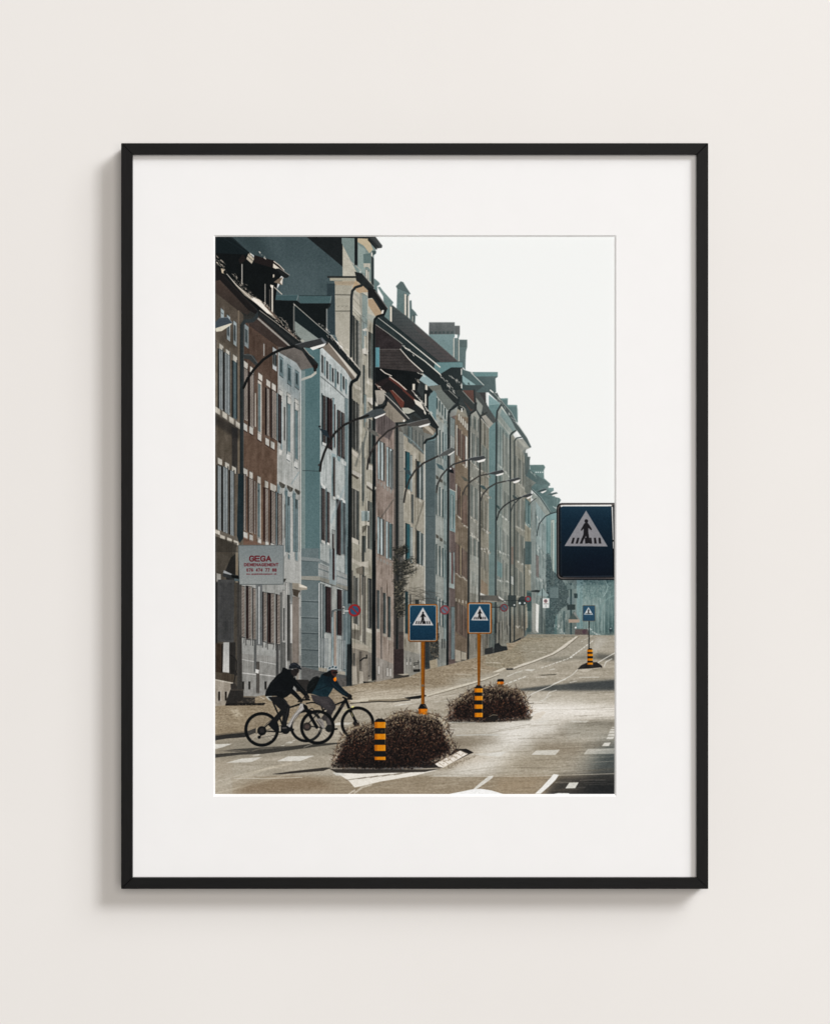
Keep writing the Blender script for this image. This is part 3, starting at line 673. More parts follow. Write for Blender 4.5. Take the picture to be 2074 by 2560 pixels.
S(1560,1575,200,560,(120,116,106),.3,.2); S(1580,1600,260,780,(60,62,60),.3,.2,dot=(200,196,184),per=13,duty=.45,inset=4); S(1604,1614,280,780,(48,50,48),.3,.2); S(1616,1634,280,790,(90,92,88),.3,.2,dot=(206,202,190),per=13)
p("1550,60 1640,110 1736,100 1736,170 1690,160 1640,150 1550,100", (196,190,174)); p("1600,180 1680,150 1690,250 1610,230",(120,112,98),.8); S(1644,1664,240,900,(140,132,118),.2,.1); S(1700,1712,260,1000,(110,104,94),.1,.1)
p("1548,760 1620,790 1620,840 1548,820",(200,194,178)); p("1548,840 1650,850 1640,960 1548,930",(110,104,94),.7); p("1555,980 1736,1020 1736,1080 1555,1040", (186,178,160)); p("1555,1040 1736,1080 1736,1420 1600,1440 1555,1440",(148,140,126),n=14)
S(1575,1595,1100,1230,(96,92,86),.1,.1); S(1640,1670,1080,1280,(120,112,102),.1,.1); ln("1650,1180 1690,1150 1720,1150 1720,1120",14,(46,44,42)); p("1560,1240 1610,1240 1620,1430 1560,1440",(176,168,152)); p("1640,1290 1680,1300 1690,1420 1640,1430",(184,176,160)); p("1680,1405 1760,1410 1760,1430 1690,1430",(40,36,34))
tile('E')
ln("275,852 258,895 190,915 158,950 150,1040 148,2400 142,3300 138,4860", 24, (32,36,38)); ln("170,960 165,1100 160,3300 152,4700", 3, (120,124,120), .6)
p("140,3350 165,3350 172,4860 138,4860", (34,36,38))
tile('A')
ln("1690,540 1665,580 1600,600 1565,640 1555,720 1550,1350", 27, (46,50,52)); ln("1572,650 1566,720 1562,900",4,(120,124,122),.6)
# ---- left column: houses nearest to us
tile('A')
# underlay
p("78,55 240,55 700,700 940,800 1310,1130 1560,1640 1560,5020 78,5180", (60,58,54), n=10)
# --- pale blue corner house: side wall, facade, roof
p("1010,1250 1225,1270 1222,5000 1010,5000", (86,118,124), to=(92,116,120), n=8, nx=(60,20))
S(1010,1052,1500,4900,(126,142,138),0,0,a=.8)
p("1215,1270 1300,1220 1560,1600 1545,1736 1530,5000 1215,4900", (190,200,198), to=(168,174,169), n=14, nx=(14,5))
p("715,690 980,685 966,742 720,738", (70,96,103)); p("985,688 1340,690 1326,772 1002,772", (76,102,108)); ln("720,688 978,684",5,(96,122,128),.8); ln("985,690 1340,692",5,(40,52,56)); ln("980,688 962,742",6,(150,160,158),.8); ln("1338,692 1326,770",6,(150,162,160),.7)
p("705,742 966,745 1002,775 1322,775 1330,800 1290,835 1290,1090 1200,1040 950,850 930,1110 860,1050 730,890", (27,31,33), n=5)
p("1290,830 1322,775 1338,780 1300,840",(40,44,44)); S(1280,1294,830,1080,(150,156,152),0,0,a=.8)
p("942,950 1190,1150 1240,1180 1020,1200 935,1110", (134,144,138), n=8)
p("938,790 1310,1100 1300,1190 1190,1150 942,965", (34,44,49)); ln("930,780 1010,850 1180,1000 1305,1105", 7, (186,182,168)); 
S(918,942,800,1110,(48,54,56),0,0); S(926,934,800,1100,(176,172,160),0,0,a=.8); sparkle(930,770,940,800,3,(220,214,200),3,14,8,seed=140)
p("1240,1255 1310,1205 1615,1590 1560,1610 1490,1500", (128,118,106)); p("1302,1200 1325,1200 1618,1570 1600,1590", (196,190,176))
p("1290,1120 1330,1120 1660,1520 1640,1550 1615,1545 1300,1190", (38,42,44)); ln("1330,1118 1480,1300 1640,1480", 7, (212,204,188)); sparkle(1310,1110,1620,1460,30,(205,198,184),8,24,6,seed=141)
for k in range(34): ln([[1318+k*9.4,1180+k*10.9],[1336+k*9.4,1163+k*10.9]],3,(84,86,84),.6)
sparkle(1205,990,1300,1070,14,(222,214,198),5,18,6,seed=142); sparkle(1330,1110,1530,1310,20,(220,212,196),14,18,6,seed=143)
for i,(x,y,h) in enumerate(((1232,1330,190),(1258,1350,200),(1285,1395,190),(1318,1430,180),(1345,1470,150),(1375,1480,200),(1400,1510,130),(1435,1530,190),(1462,1560,140),(1490,1590,160))):
    S(x,x+18,y,y+h,[(64,66,66),(118,146,154)][i%2],.9,.8)
ln("1225,1570 1360,1680 1480,1790", 10, (100,106,106), .8)
ln("1160,1470 1165,1530 1120,1565 1020,1600", 26, (176,176,164)); ln("1160,1460 1160,1500",30,(40,42,42)); 
tile('B')
ln("1030,852 1210,860", 7, (58,70,72), .8)
def mar(x0,x1,yt,yb,light=True,s=None):
    S(x0-10,x0,yt+6,yb+10,(116,142,150),a=.8); S(x0,x1,yt,yb,(48,34,36)); 
    w=x1-x0; S(x0+w*.30,x0+w*.52,yt+8,yb-4,(176,164,156) if light else (96,60,58),dot=(48,34,36),per=15,duty=.5); S(x0+w*.72,x0+w*.9,yt+12,yb-4,(200,196,186) if light else (110,74,70),dot=(48,34,36),per=15,duty=.5)
S(1230,1242,10,560,(100,124,132)); mar(1242,1282,30,570); mar(1288,1350,50,600,False); S(1352,1372,60,600,(146,170,178)); S(1368,1380,130,600,(70,44,44)); mar(1405,1442,190,690); mar(1446,1482,215,710); S(1484,1520,60,3300,(112,136,144),.5,.1,a=.75)
p("1240,540 1282,560 1282,590 1240,570",(216,220,214)); p("1450,730 1500,760 1500,805 1450,780",(206,212,208)); p("1400,700 1435,700 1430,760 1405,740",(120,146,152)); p("1340,660 1385,680 1385,1180 1340,1120",(150,176,184),.8); S(1356,1382,700,1160,(120,116,112)); S(1362,1370,720,1130,(52,36,36)); p("1355,1130 1382,1140 1380,1170 1355,1160",(214,216,210))
S(1222,1236,990,1640,(110,134,142)); mar(1232,1272,1040,1620); S(1276,1290,1040,1640,(112,136,144)); mar(1292,1322,1080,1640); p("1225,980 1275,1030 1275,1060 1225,1010",(222,226,220)); p("1398,1110 1490,1180 1490,1210 1398,1140",(222,226,220)); mar(1396,1440,1160,1760,False); S(1442,1460,1170,1760,(116,138,146)); S(1462,1492,1200,1760,(96,104,108)); 
p("1230,1600 1270,1620 1270,1650 1230,1630",(220,220,212)); p("1290,1630 1320,1640 1320,1665 1290,1655",(216,216,208)); S(1345,1385,1490,1760,(150,156,152)); S(1352,1364,1540,1760,(80,60,60)); p("1320,1400 1480,1000 1485,1040 1340,1440",(150,172,178),.5)
for y in (60,330,620,870,1180,1440): ln([[1008,y],[1012,y+90]],4,(70,80,80),.6)
tile('C')
p("1010,-40 1205,-40 1200,1400 1010,1400", (104,120,124), to=(108,116,116), n=10)
for y in (95,300,535,712,880,1060,1240): ln([[1015,y],[1200,y+8]],9,(56,66,70),.75); ln([[1015,y-12],[1200,y-5]],5,(150,158,156),.5)
p("1010,50 1200,70 1320,130 1320,160 1200,105 1010,92", (128,138,138)); p("1010,262 1205,262 1515,370 1515,420 1210,310 1010,300", (146,146,136)); ln("1210,312 1515,422",7,(70,74,74),.8)
for x0,x1,y0 in ((1195,1312,112),(1395,1508,190)):
    S(x0,x1,y0,y0+150,(150,160,160),.5,.3); 
    for k in range(8): S(x0+4+k*14,x0+11+k*14,y0+10+k*6,y0+140+k*4,(206,208,202),.4,.3); 
    for k in range(8): disc(x0+12+k*14,y0+70+k*5,7,(120,132,134))
S(1315,1390,-40,340,(150,164,166),.3,.3); S(1352,1372,-40,300,(74,40,42),.2,.2)
S(1200,1212,330,1260,(210,216,212),.1,0); 
for i,(x0,x1,c) in enumerate(((1214,1226,(90,104,106)),(1228,1240,(176,184,182)),(1242,1258,(96,112,116)),(1260,1272,(190,196,192)),(1338,1362,(150,168,172)),(1364,1392,(168,152,138)),(1452,1466,(140,150,150)),(1468,1500,(112,128,134)))):
    S(x0,x1,340+(x0-1214)*.3,1260+(x0-1214)*.12,c,.3,.1)
mar(1273,1335,370,870,False); mar(1400,1450,400,900,False); S(1338,1395,360,640,(158,162,156),.2,.1)
ln("1345,700 1350,640 1380,628 1450,628",16,(96,104,106)); S(1456,1482,585,670,(214,216,210),.1,.1); ln("1468,605 1468,660",5,(30,30,30)); ln("1462,615 1468,602 1474,615",5,(30,30,30))
for x in (1222,1245,1262,1288,1408,1432,1462,1480): S(x,x+7,930+(x-1222)*.1,1230+(x-1222)*.15,(216,222,220),.1,.1); S(x+8,x+12,930+(x-1222)*.1,1240+(x-1222)*.15,(90,104,108),.1,.1)
p("1200,1250 1290,1265 1290,1310 1200,1290",(170,164,148)); p("1400,1290 1490,1300 1490,1335 1400,1325",(170,164,148)); p("1010,1240 1200,1290 1510,1340 1510,1470 1010,1400", (100,100,98), n=12); S(1405,1425,1400,1460,(50,48,46),.1,.1); S(1455,1475,1410,1460,(60,58,56),.1,.1)
# pipe and post
tile('A')
ln("1640,1540 1612,1600 1560,1628 1545,1680 1540,2600 1532,3500", 34, (36,41,45))
tile('C')
p("1512,-60 1550,-60 1545,560 1515,560", (36,41,45)); p("1512,560 1550,560 1548,1000 1512,1000", (104,120,124)); p("1508,1000 1552,1000 1562,1450 1500,1455", (46,50,54)); p("1545,940 1560,960 1565,1200 1552,1300",(40,44,46))
# --- white house
tile('A')
p("745,1250 1012,1450 1012,5000 745,5060 350,5060 350,3300 745,3300", (186,191,186), to=(168,169,163), n=16, nx=(30,4))
p("745,1250 960,1420 1012,1500 1012,1900 900,1760 745,1560",(130,150,157),.6,soft=40)
p("755,1240 960,1240 1040,1270 1150,1470 1110,1475 1010,1500 960,1420 745,1290", (112,106,100), n=8)
for x,y,h in ((775,1340,210),(862,1430,210),(945,1490,190)): S(x,x+45,y,y+h,(120,142,150)); S(x+12,x+34,y+40,y+h-30,(84,104,112)); S(x+16,x+20,y+44,y+h-34,(40,48,52)); ln([[x,y+h],[x+40,y+h+34]],6,(70,80,82))
for x,y in ((770,1700),(855,1736),(940,1800)): S(x,x+40,y,y+90,(196,197,189))
tile('B')
for x,y,b in ((860,40,640),(942,110,720)): S(x-8,x,y,b+40,(90,114,124)); S(x,x+42,y,y+90,(196,197,189)); S(x+4,x+34,y+80,b,(112,138,145)); S(x+34,x+44,y+90,b+10,(206,208,202)); p([[x-4,b+30],[x+34,b+50],[x+30,b+110],[x-4,b+90]],(218,220,214)); ln([[x-4,b+92],[x+28,b+114]],6,(60,70,74))
S(825,838,160,520,(86,84,80)); S(790,806,100,620,(150,172,180)); p("770,620 805,635 800,690 772,675",(222,222,214)); 
p("775,968 840,1005 830,1040 800,1045 770,1000",(92,88,80)); p("860,1005 925,1045 910,1080 885,1085 855,1035",(92,88,80)); p("945,1045 1008,1075 1000,1110 975,1115 940,1070",(92,88,80))
for x,y in ((775,968),(860,1005),(945,1045)): p([[x-20,y+20],[x+10,y+60],[x-10,y+160],[x-34,y+90]],(116,138,146),.8); ln([[x,y],[x+60,y+34]],5,(200,198,188),.8)
for x,y in ((865,1130),(950,1160)): S(x-26,x,y-60,1736,(110,134,142),.3,.3,a=.9); S(x,x+28,y,1736,(120,140,146)); S(x+4,x+16,y+10,y+100,(64,76,80)); S(x+30,x+40,y,1736,(214,214,206))
S(834,842,1220,1580,(90,88,84)); ln("905,1000 985,870",12,(146,166,170),.7)
ln("995,0 998,900 995,1736",7,(120,128,126),.8); ln("1004,20 1005,1736",5,(206,206,196),.6)
for k in range(60):
    x=752+rng.random()*240; y=600+rng.random()*380; S(x,x+4,y,y+60+rng.random()*120,[(196,195,186),(150,156,152)][k%2],a=.3)
tile('C')
# ground floor of the white house
p("350,0 1012,0 1012,1600 350,1600",(160,163,159),.35,n=10)
p("822,0 1000,0 1000,470 905,450 905,330 822,330",(186,188,182),.8); S(870,890,-10,70,(130,150,154),.3,.3); S(865,900,10,20,(206,206,196)); S(945,975,-10,90,(130,150,154),.3,.3); p("820,290 850,290 830,330 822,330",(80,78,72))
S(518,590,350,1010,(118,122,122),.1,.1); S(545,562,370,1000,(196,200,198),.1,.1)
for (x0,x1,x2,yt,yb) in ((352,366,398,360,915),(412,440,470,365,940),(484,494,516,385,945),(592,606,636,430,965),(644,684,716,440,985),(736,752,782,455,995)):
    S(x0,x1,yt,yb,(50,30,28),.15,.1); S(x1,x2,yt+6,yb,(196,186,172),.15,.1,dot=(56,38,35),per=15,duty=.45,inset=5); S(x2,x2+12,yt+10,yb+6,(150,150,144),.15,.1)
    if x1-x0>20: S(x0+6,x0+14,yt+20,yb,(92,60,52),.1,.1,dot=(48,28,26),per=15)
    p([[x0,yb+10],[x2,yb+18],[x2-4,yb+66],[x0+8,yb+60]],(176,178,172)); ln([[x0+2,yb+2],[x0+2,yb+70]],7,(70,68,66)); ln([[x2-4,yb+20],[x2-8,yb+70]],6,(84,82,80)); ln([[x0,yb+6],[x2,yb+14]],6,(50,42,40))
p("350,1100 1000,1160 1000,1560 350,1560",(150,148,142),.5,n=20,nx=(20,3))
for k in range(110):
    x=365+rng.random()*380; y=1060+rng.random()*420
    if 500<x<575: continue
    S(x,x+3,y,y+40+rng.random()*90,[(120,118,112),(186,186,180)][k%2],.1,.1,a=.4)
ln("368,1165 500,1190",6,(216,218,214)); ln("566,1188 735,1218",6,(216,218,214)); ln("366,1312 525,1330",8,(224,224,218)); ln("560,1328 752,1352",8,(224,224,218))
S(502,528,950,1300,(112,114,112),.1,.1); S(524,560,1190,1530,(100,94,88),.1,.1); p("516,1270 556,1280 550,1320 516,1310",(226,226,220)); S(740,770,1000,1350,(92,90,88),.1,.1); p("730,1350 790,1310 800,1330 740,1360",(96,90,84))
for x in (372,440,615): S(x,x+22,1405,1490,(60,54,50),.05,.05); S(x+20,x+26,1405,1490,(186,180,170),.05,.05)
S(782,805,440,1310,(118,118,114),.1,.1); S(806,840,410,980,(176,176,170),.1,.1); S(820,832,610,960,(66,66,64),.1,.1); S(800,842,980,1260,(112,112,108),.1,.1); S(844,858,330,1260,(206,206,200),.1,.1); S(858,890,465,1180,(84,82,78),.1,.1); S(890,914,560,1000,(196,196,190),.1,.1); S(892,914,990,1260,(120,116,110),.1,.1); S(916,986,480,1260,(140,130,120),.1,.1); S(986,996,500,1380,(210,208,200),.1,.1); S(998,1008,400,1400,(120,124,122),.1,.1); S(955,986,1200,1400,(150,142,130),.1,.1)
p("880,330 918,340 918,520 905,580 890,500",(110,116,116),.6); p("915,335 985,340 1075,378 1077,408 1000,416 915,396", (160,152,136)); p("985,342 1075,380 1070,392 990,380",(214,206,188)); p("915,398 1000,418 985,450 975,490 925,470", (92,80,68))
for x,y in ((1000,60),(1000,220),(1000,470),(1000,700),(1000,1000)): ln([[x,y],[x+2,y+120]],9,(186,188,180),.7)
# --- rust house
tile('A')
p("380,970 440,985 760,1240 756,1736 745,3460 380,3400", (98,77,65), to=(134,108,88), n=12, nx=(20,6))
p("430,990 545,890 905,1240 885,1255 760,1245 600,1130 440,1010", (74,60,54), n=8); ln("540,935 700,1075 890,1240", 20, (150,146,138)); ln("560,930 720,1065 900,1232",6,(40,40,40),.8)
for x,y,h,l in ((395,990,240,0),(700,1240,240,1)): S(x,x+46,y,y+h,(140,152,156) if not l else (190,196,196)); S(x+10,x+36,y+60,y+h-40,(86,96,100)); 
S(706,720,1300,1430,(66,64,62)); S(734,748,1330,1450,(70,66,62)); S(602,612,1205,1340,(196,196,190))
def rs(x0,x1,x2,yt,yb,c=(50,30,27)):
    S(x0,x1,yt,yb,c); S(x1,x2,yt+8,yb,(206,198,184),dot=(60,42,36),per=15,duty=.45,inset=4); S(x2,x2+7,yt+10,yb,(56,28,24))
for x,y in ((388,1390),(455,1450),(545,1520),(632,1590),(692,1630)): S(x,x+45,y,y+70,(206,202,190))
rs(384,394,430,1460,2030); rs(440,458,495,1510,2110); S(508,520,1740,2110,(206,196,180)); S(540,582,1600,2180,(204,198,184)); S(546,572,1640,2160,(110,130,134)); rs(620,640,664,1680,2200); rs(680,696,742,1700,2230); S(744,760,1740,2260,(120,136,140)); S(762,796,1755,2280,(44,26,28)); S(772,780,1770,2260,(130,124,118),dot=(44,26,28),per=15)
tile('B')
for x,y in ((385,330),(448,365),(538,435),(622,490),(680,525)): S(x,x+42,y,y+78,(196,195,186)); ln([[x,y+80],[x+40,y+108]],7,(60,36,30))
for x,w_,y in ((380,50,815),(448,38,855),(535,38,905),(616,38,955),(676,66,985)): S(x,x+w_,y,y+75,(196,193,182))
rs(384,390,410,880,1500); rs(432,446,486,920,1520); rs(498,502,516,950,1540); S(532,574,980,1590,(206,202,190)); S(540,566,990,1570,(110,128,132)); S(540,552,1060,1080,(60,74,78)); rs(600,622,652,1030,1620,(76,42,34)); rs(672,690,732,1060,1660); rs(750,760,796,1090,1680,(40,22,24)); S(736,750,1080,1680,(116,138,146))
for x,w_,y in ((384,46,1510),(448,40,1540),(538,40,1575),(622,36,1615),(680,60,1635)): S(x,x+w_,y,y+75,(196,195,186))
p("380,1570 450,1600 620,1660 380,1680",(110,72,54),.6)
tile('C')
# --- brown house
tile('A')
p("78,640 335,845 385,900 385,3470 78,3470", (92,82,71), to=(118,106,90), n=12, nx=(14,10))
p("78,1150 270,1290 310,1500 310,2100 78,2000",(142,131,114),.6,n=18,soft=30)
p("78,525 145,500 330,690 470,840 430,900 330,855 78,655", (84,67,58), to=(66,56,50), n=6)
for x,y,h in ((138,820,100),(205,890,270),(275,955,260)): S(x,x+36,y,y+h,(150,164,168)); S(x+8,x+28,y+50,y+h-40,(78,86,90))
S(325,342,850,3400,(146,132,112),0,0,a=.55); S(78,100,1170,1260,(110,100,90))
for x,y in ((122,1200),(192,1260),(270,1320)): S(x,x+46,y,y+80,(200,196,182))
def bs(x0,x1,yt,yb,light=1):
    S(x0-14,x0,yt,yb,(48,44,42)); S(x0,x1,yt,yb,(178,188,190) if light else (62,80,92),dot=(70,76,78) if light else (130,150,160),per=14,duty=.45,inset=8); S(x1,x1+10,yt,yb,(54,50,48))
bs(122,160,1260,1920); bs(184,236,1300,1960); bs(272,312,1390,2020,0)
tile('B')
p("78,150 350,330 350,402 78,235", (130,122,110)); 
for x,y in ((78,150),(155,200),(228,255),(300,308)): S(x,x+52,y,y+68,(206,200,184))
p("78,232 350,402 330,520 78,350",(56,50,46),.65,soft=14); p("260,380 320,400 320,900 260,820",(58,54,54),.7)
for x,y in ((105,705),(183,752),(258,796)): S(x,x+48,y,y+68,(200,196,182))
bs(108,142,790,1500); bs(166,214,805,1540); bs(244,280,845,1560)
p("78,1480 330,1585 330,1640 78,1565",(120,112,100)); 
for x,y in ((78,1490),(132,1545),(208,1575),(280,1605)): S(x,x+52,y,y+42,(206,200,184))
p("78,1565 320,1640 300,1760 78,1760",(58,52,46),.6)
p("328,885 388,895 382,1590 340,1640 315,1560", (42,58,72)); 
for k in range(44): ln([[335,905+k*14],[380,908+k*14]],3,(66,84,98),.7)
tile('A')
ln("535,840 528,920 485,962 400,968 374,1005 370,1300 366,2620", 38, (58,64,67)); ln("388,1010 384,2600",6,(110,116,116),.7); ln("352,1010 350,2600",6,(34,36,38),.8)
tile('C')
p("78,0 330,0 330,1460 78,1400",(116,103,87),.6,n=12); p("250,60 320,0 300,300 200,300 190,200",(48,43,40),.9)
S(298,326,0,330,(150,136,114),0,0)
p("95,230 140,240 140,320 95,320",(170,168,160)); p("170,195 265,240 385,268 378,300 330,320 285,310 160,262", (62,62,62)); p("172,197 262,240 250,250 165,228",(160,164,164)); p("255,250 380,270 370,290 260,280",(24,24,24)); p("285,285 365,300 360,322 290,315",(96,112,120))
S(78,106,330,1000,(50,45,42),0,0); p("105,300 285,300 280,982 108,972", (88,87,86)); p("140,335 258,335 252,950 142,945",(72,71,71))
for k in range(41): ln([[146,345+k*14.8],[250,345+k*14.8]],5,(102,100,97),.8)
S(232,300,980,1420,(60,54,50),0,0); p("78,985 165,1000 165,1310 78,1390", (78,60,46), n=14); S(150,166,1000,1310,(52,42,36),0,0)
p("168,980 232,978 230,1310 160,1302", (178,180,176), to=(214,214,208)); p("78,1300 300,1330 300,1420 78,1390",(96,84,70)); p("150,1310 240,1322 238,1400 150,1385",(90,76,62))
p("78,1385 300,1428 300,1560 240,1600 190,1700 78,1710", (172,162,146), n=14); ln("78,1385 298,1428",12,(206,198,182))
for x in (108,180): S(x,x+28,1515,1612,(70,58,48),.05,.05); ln([[x,1512],[x,1615]],4,(206,198,182)); ln([[x+30,1512],[x+30,1612]],6,(216,210,196))
p("315,330 362,340 372,1500 318,1500", (82,77,72)); p("345,340 360,340 352,900 346,900",(96,92,86)); ln("240,1115 290,1150 310,1180 310,1270 280,1430",9,(46,42,40)); p("285,1305 318,1310 318,1340 285,1338",(60,54,50)); p("245,1430 300,1420 320,1500 250,1500",(70,62,56))
# --- roofs of the nearest houses
tile('A')
p("70,40 245,40 445,218 500,280 825,410 800,470 760,520 710,890 980,1190 540,850 330,640 150,455 78,330", (22,24,26), n=6)
p("70,40 235,40 440,215 425,245 78,228", (28,38,45)); ln("150,55 430,228", 5, (44,56,64), .8)
ln("240,50 440,212",5,(60,74,80),.8)
p("380,240 420,300 350,350 330,300",(44,34,32)); p("440,230 505,285 475,346 416,292", (182,172,152)); ln("430,262 485,312",5,(60,54,48)); ln("448,240 495,285",4,(70,64,56)); sparkle(450,225,500,280,8,(222,214,196),5,16,6,seed=150)
p("500,250 620,285 715,310 825,412 800,422 705,392 500,330", (46,34,33)); p("708,340 775,392 790,430 705,386", (212,202,182)); ln("715,318 775,362 825,414", 9, (214,204,186)); sparkle(550,210,615,285,14,(214,206,190),5,14,6,seed=151)
p("735,398 775,396 885,470 862,496 825,498 740,430", (34,35,36)); ln("775,394 884,470",6,(176,170,158)); 
for k in range(12): ln([[755+k*8,425+k*6],[768+k*8,405+k*6]],3,(80,80,78),.7)
p("812,488 806,576 745,556 712,545 760,508", (120,106,90)); p("812,490 806,576 780,545",(214,206,190)); S(704,720,460,510,(196,186,166),0,0)
ln("755,440 735,500 690,525 655,545 650,640 655,830", 34, (26,27,28)); S(364,374,345,565,(196,190,178),0,0); S(614,624,560,800,(160,154,144),0,0); S(664,676,620,870,(90,84,78),0,0); S(688,706,600,895,(206,197,180),0,0); p("675,570 712,580 706,612 680,600",(226,216,198)); ln("720,600 802,675",9,(206,198,180)); 
p("78,330 150,455 330,640 540,860 520,890 440,850 300,700 130,520 78,530", (40,33,32)); p("140,390 200,425 195,460 150,445",(196,178,150)); disc(190,435,22,(24,24,24))
for k in range(40): ln([[160+k*9,475+k*9.6],[182+k*9,452+k*9.6]],4,(78,66,62),.55)
p("205,455 330,590 470,690 560,735 650,830 745,945 715,935 640,880 520,775 400,690 300,580", (150,142,128)); p("470,700 560,740 640,830 700,905 640,880 540,790 480,740",(232,224,206)); ln("205,455 300,565 420,680 520,770",7,(214,206,190))
p("540,850 560,850 735,990 990,1185 1040,1260 1195,1430 1190,1450 1140,1470 1020,1290 900,1240 720,1060 545,905", (40,42,43)); ln("560,850 740,985 990,1180",7,(176,168,154))
for k in range(58): ln([[556+k*8.6,900+k*7.3],[574+k*8.6,878+k*7.3]],4,(92,90,86),.55)
for k in range(20): ln([[1050+k*6.8,1300+k*8],[1068+k*6.8,1284+k*8]],3,(84,78,72),.6)
ln("1040,1258 1100,1330 1150,1370",6,(190,182,166)); p("1140,1440 1195,1440 1185,1480 1145,1485",(46,32,30))
for (x0,y0,x1,y1,nn,sp) in ((80,250,175,335,14,4),(80,290,170,375,14,4),(80,320,210,440,16,5),(260,430,330,540,16,14),(330,540,500,690,34,16),(480,690,640,800,30,10),(640,800,800,1000,36,12),(810,930,880,1050,14,10),(820,1000,1020,1190,40,10)):
    sparkle(x0,y0,x1,y1,nn,(208,194,174),sp,20,5.5,seed=int(x0+y0)); 
ln("620,800 700,880 760,950",14,(110,92,80)); ln("840,1040 960,1150",12,(150,128,112),.7)
sparkle(380,545,500,690,24,(30,28,28),14,30,9,seed=160); sparkle(820,940,1000,1180,26,(30,28,28),12,26,9,seed=161)
HOUSES = CV.copy(); EDGE[0] = False
# ---- street
tile('K')
# hazy tree, signs and street furniture at the far end
TT="800,20 830,10 850,60 870,200 960,290 1040,400 1050,560 960,620 900,700 880,900 790,900 790,640 820,500 800,400"
p(TT,(76,92,93),.8,n=20); leaves(TT,900,[(62,76,78),(80,96,97),(70,85,86),(96,112,111),(112,127,125)],(6,18),(4,9),200,(.4,.9))
leaves("980,330 1140,330 1100,420 1010,420",120,[(74,92,92),(110,128,126)],(6,18),(4,8),201,(.4,.8))
for y in (180,260,330): ln([[796,y],[830,y-20],[850,y+30]],5,(60,70,70),.6)
disc(1072,525,46,(112,128,128)); S(1060,1078,340,900,(62,84,86),0,0); p("1020,360 1130,355 1125,400 1030,405",(104,122,120)); p("1100,450 1140,450 1140,500 1105,500",(60,76,78)); p("1025,570 1115,570 1115,625 1030,630",(62,74,74))
p("1102,640 1165,735 1040,735",(84,96,92)); p("1040,730 1165,730 1160,765 1045,768",(168,148,130)); p("1090,660 1115,650 1165,740 1155,745",(150,150,144),.7)
S(840,930,385,500,(104,122,122),0,0); S(985,1000,640,900,(70,92,94),0,0,a=.8)
p("650,560 690,556 725,575 722,660 715,880 690,885 650,870", (150,152,144)); p("690,560 722,575 715,880 688,850",(214,216,208)); p("635,420 700,410 830,440 830,450 640,432",(60,66,66)); p("700,470 760,390 830,470 800,485",(136,156,154)); S(752,760,400,880,(66,80,80),0,0); S(735,752,500,880,(96,106,104),0,0)
p("762,505 835,502 832,606 762,606", (206,212,208)); disc(795,532,19,(150,92,92)); disc(795,532,10,(110,124,130)); ln("775,562 822,562",7,(120,120,116)); ln("797,578 797,598",5,(110,112,110))
p("385,470 475,470 475,600 385,590",(66,74,73)); disc(545,530,50,(64,71,71)); disc(515,555,11,(206,222,220)); disc(568,555,9,(196,210,208)); disc(455,575,8,(220,224,218)); ln("330,528 620,525",7,(50,56,56)); p("590,440 640,445 640,640 595,640",(62,84,84),.8)
disc(605,510,33,(140,52,58)); disc(605,510,20,(86,120,124)); disc(345,605,42,(128,58,62)); disc(345,605,26,(72,104,116)); ln("330,590 362,622",7,(128,58,62)); ln("215,600 300,600",7,(54,60,60))
p("1115,840 1250,835 1260,900 1110,900",(104,92,88)); disc(1215,865,26,(90,66,76),.8); sparkle(1260,830,1350,890,12,(196,206,200),8,26,7,.6,seed=210); disc(1120,820,9,(230,232,224)); sparkle(890,760,990,880,16,(206,212,206),12,20,6,1.4,seed=211); disc(1498,830,9,(220,230,228)); disc(1500,850,16,(50,66,70))
leaves("1480,820 1530,820 1530,890 1480,890",30,[(60,80,84)],(6,14),(4,8),212)
# ground sheet
tile('D')
p("70,720 190,708 530,610 1000,545 1100,535 1570,498 1649,475 1829,452 2009,424 2179,400 2349,322 2599,272 2829,212 2989,170 3249,108 3234,35 3314,28 3444,-30 3464,-62 3800,-62 4520,-45 4520,1700 78,1700", (166,157,139), to=(178,166,146))
h0=int(ty(300)); 
# pavement
tile('D')
SW="70,720 190,708 530,610 1000,545 1100,535 1570,498 1649,475 1829,452 2009,424 2179,400 2349,322 2599,272 2829,212 2989,170 3249,108 3234,35 3314,28 3444,-30 3464,-62 4040,-40 3740,150 3500,245 3300,315 3160,350 3120,365 2950,420 2800,480 2560,560 2340,625 2000,680 1740,650 1530,680 1200,780 920,875 520,965 70,1070"
p(SW,(164,149,126),to=(160,144,119),n=20,nx=(3,40)); 
tile('K')
p("420,1060 590,905 1150,905 870,1105 640,1195 340,1275 140,1230 140,1120", (160,150,128), n=18, nx=(3,30)); p("600,895 1150,905 1120,925 590,930",(140,138,124),.7)
for (x0,y0,x1,y1) in ((640,1080,800,1090),(900,1120,980,1105),(150,1195,320,1205),(1030,1330,1230,1330)): ln([[x0,y0],[x1,y1]],10,(200,192,174),.6)
tile('G')
for (x0,y0,x1,y1,w_) in ((1040,1325,1200,1332,10),(1090,1385,1300,1390,24),(180,1440,310,1445,8),(500,1455,650,1460,8),(540,1355,680,1360,10),(1340,1195,1480,1200,10),(1230,1265,1400,1285,8)): ln([[x0,y0],[x1,y1]],w_,(206,198,178),.5)
p("100,1410 700,1400 1000,1440 900,1480 300,1490",(126,110,88),.35,soft=30)
tile('D')
p("230,755 320,750 390,830 300,830",(206,194,170),.6,soft=10); p("78,870 400,860 380,900 78,920",(190,176,150),.35,soft=20)
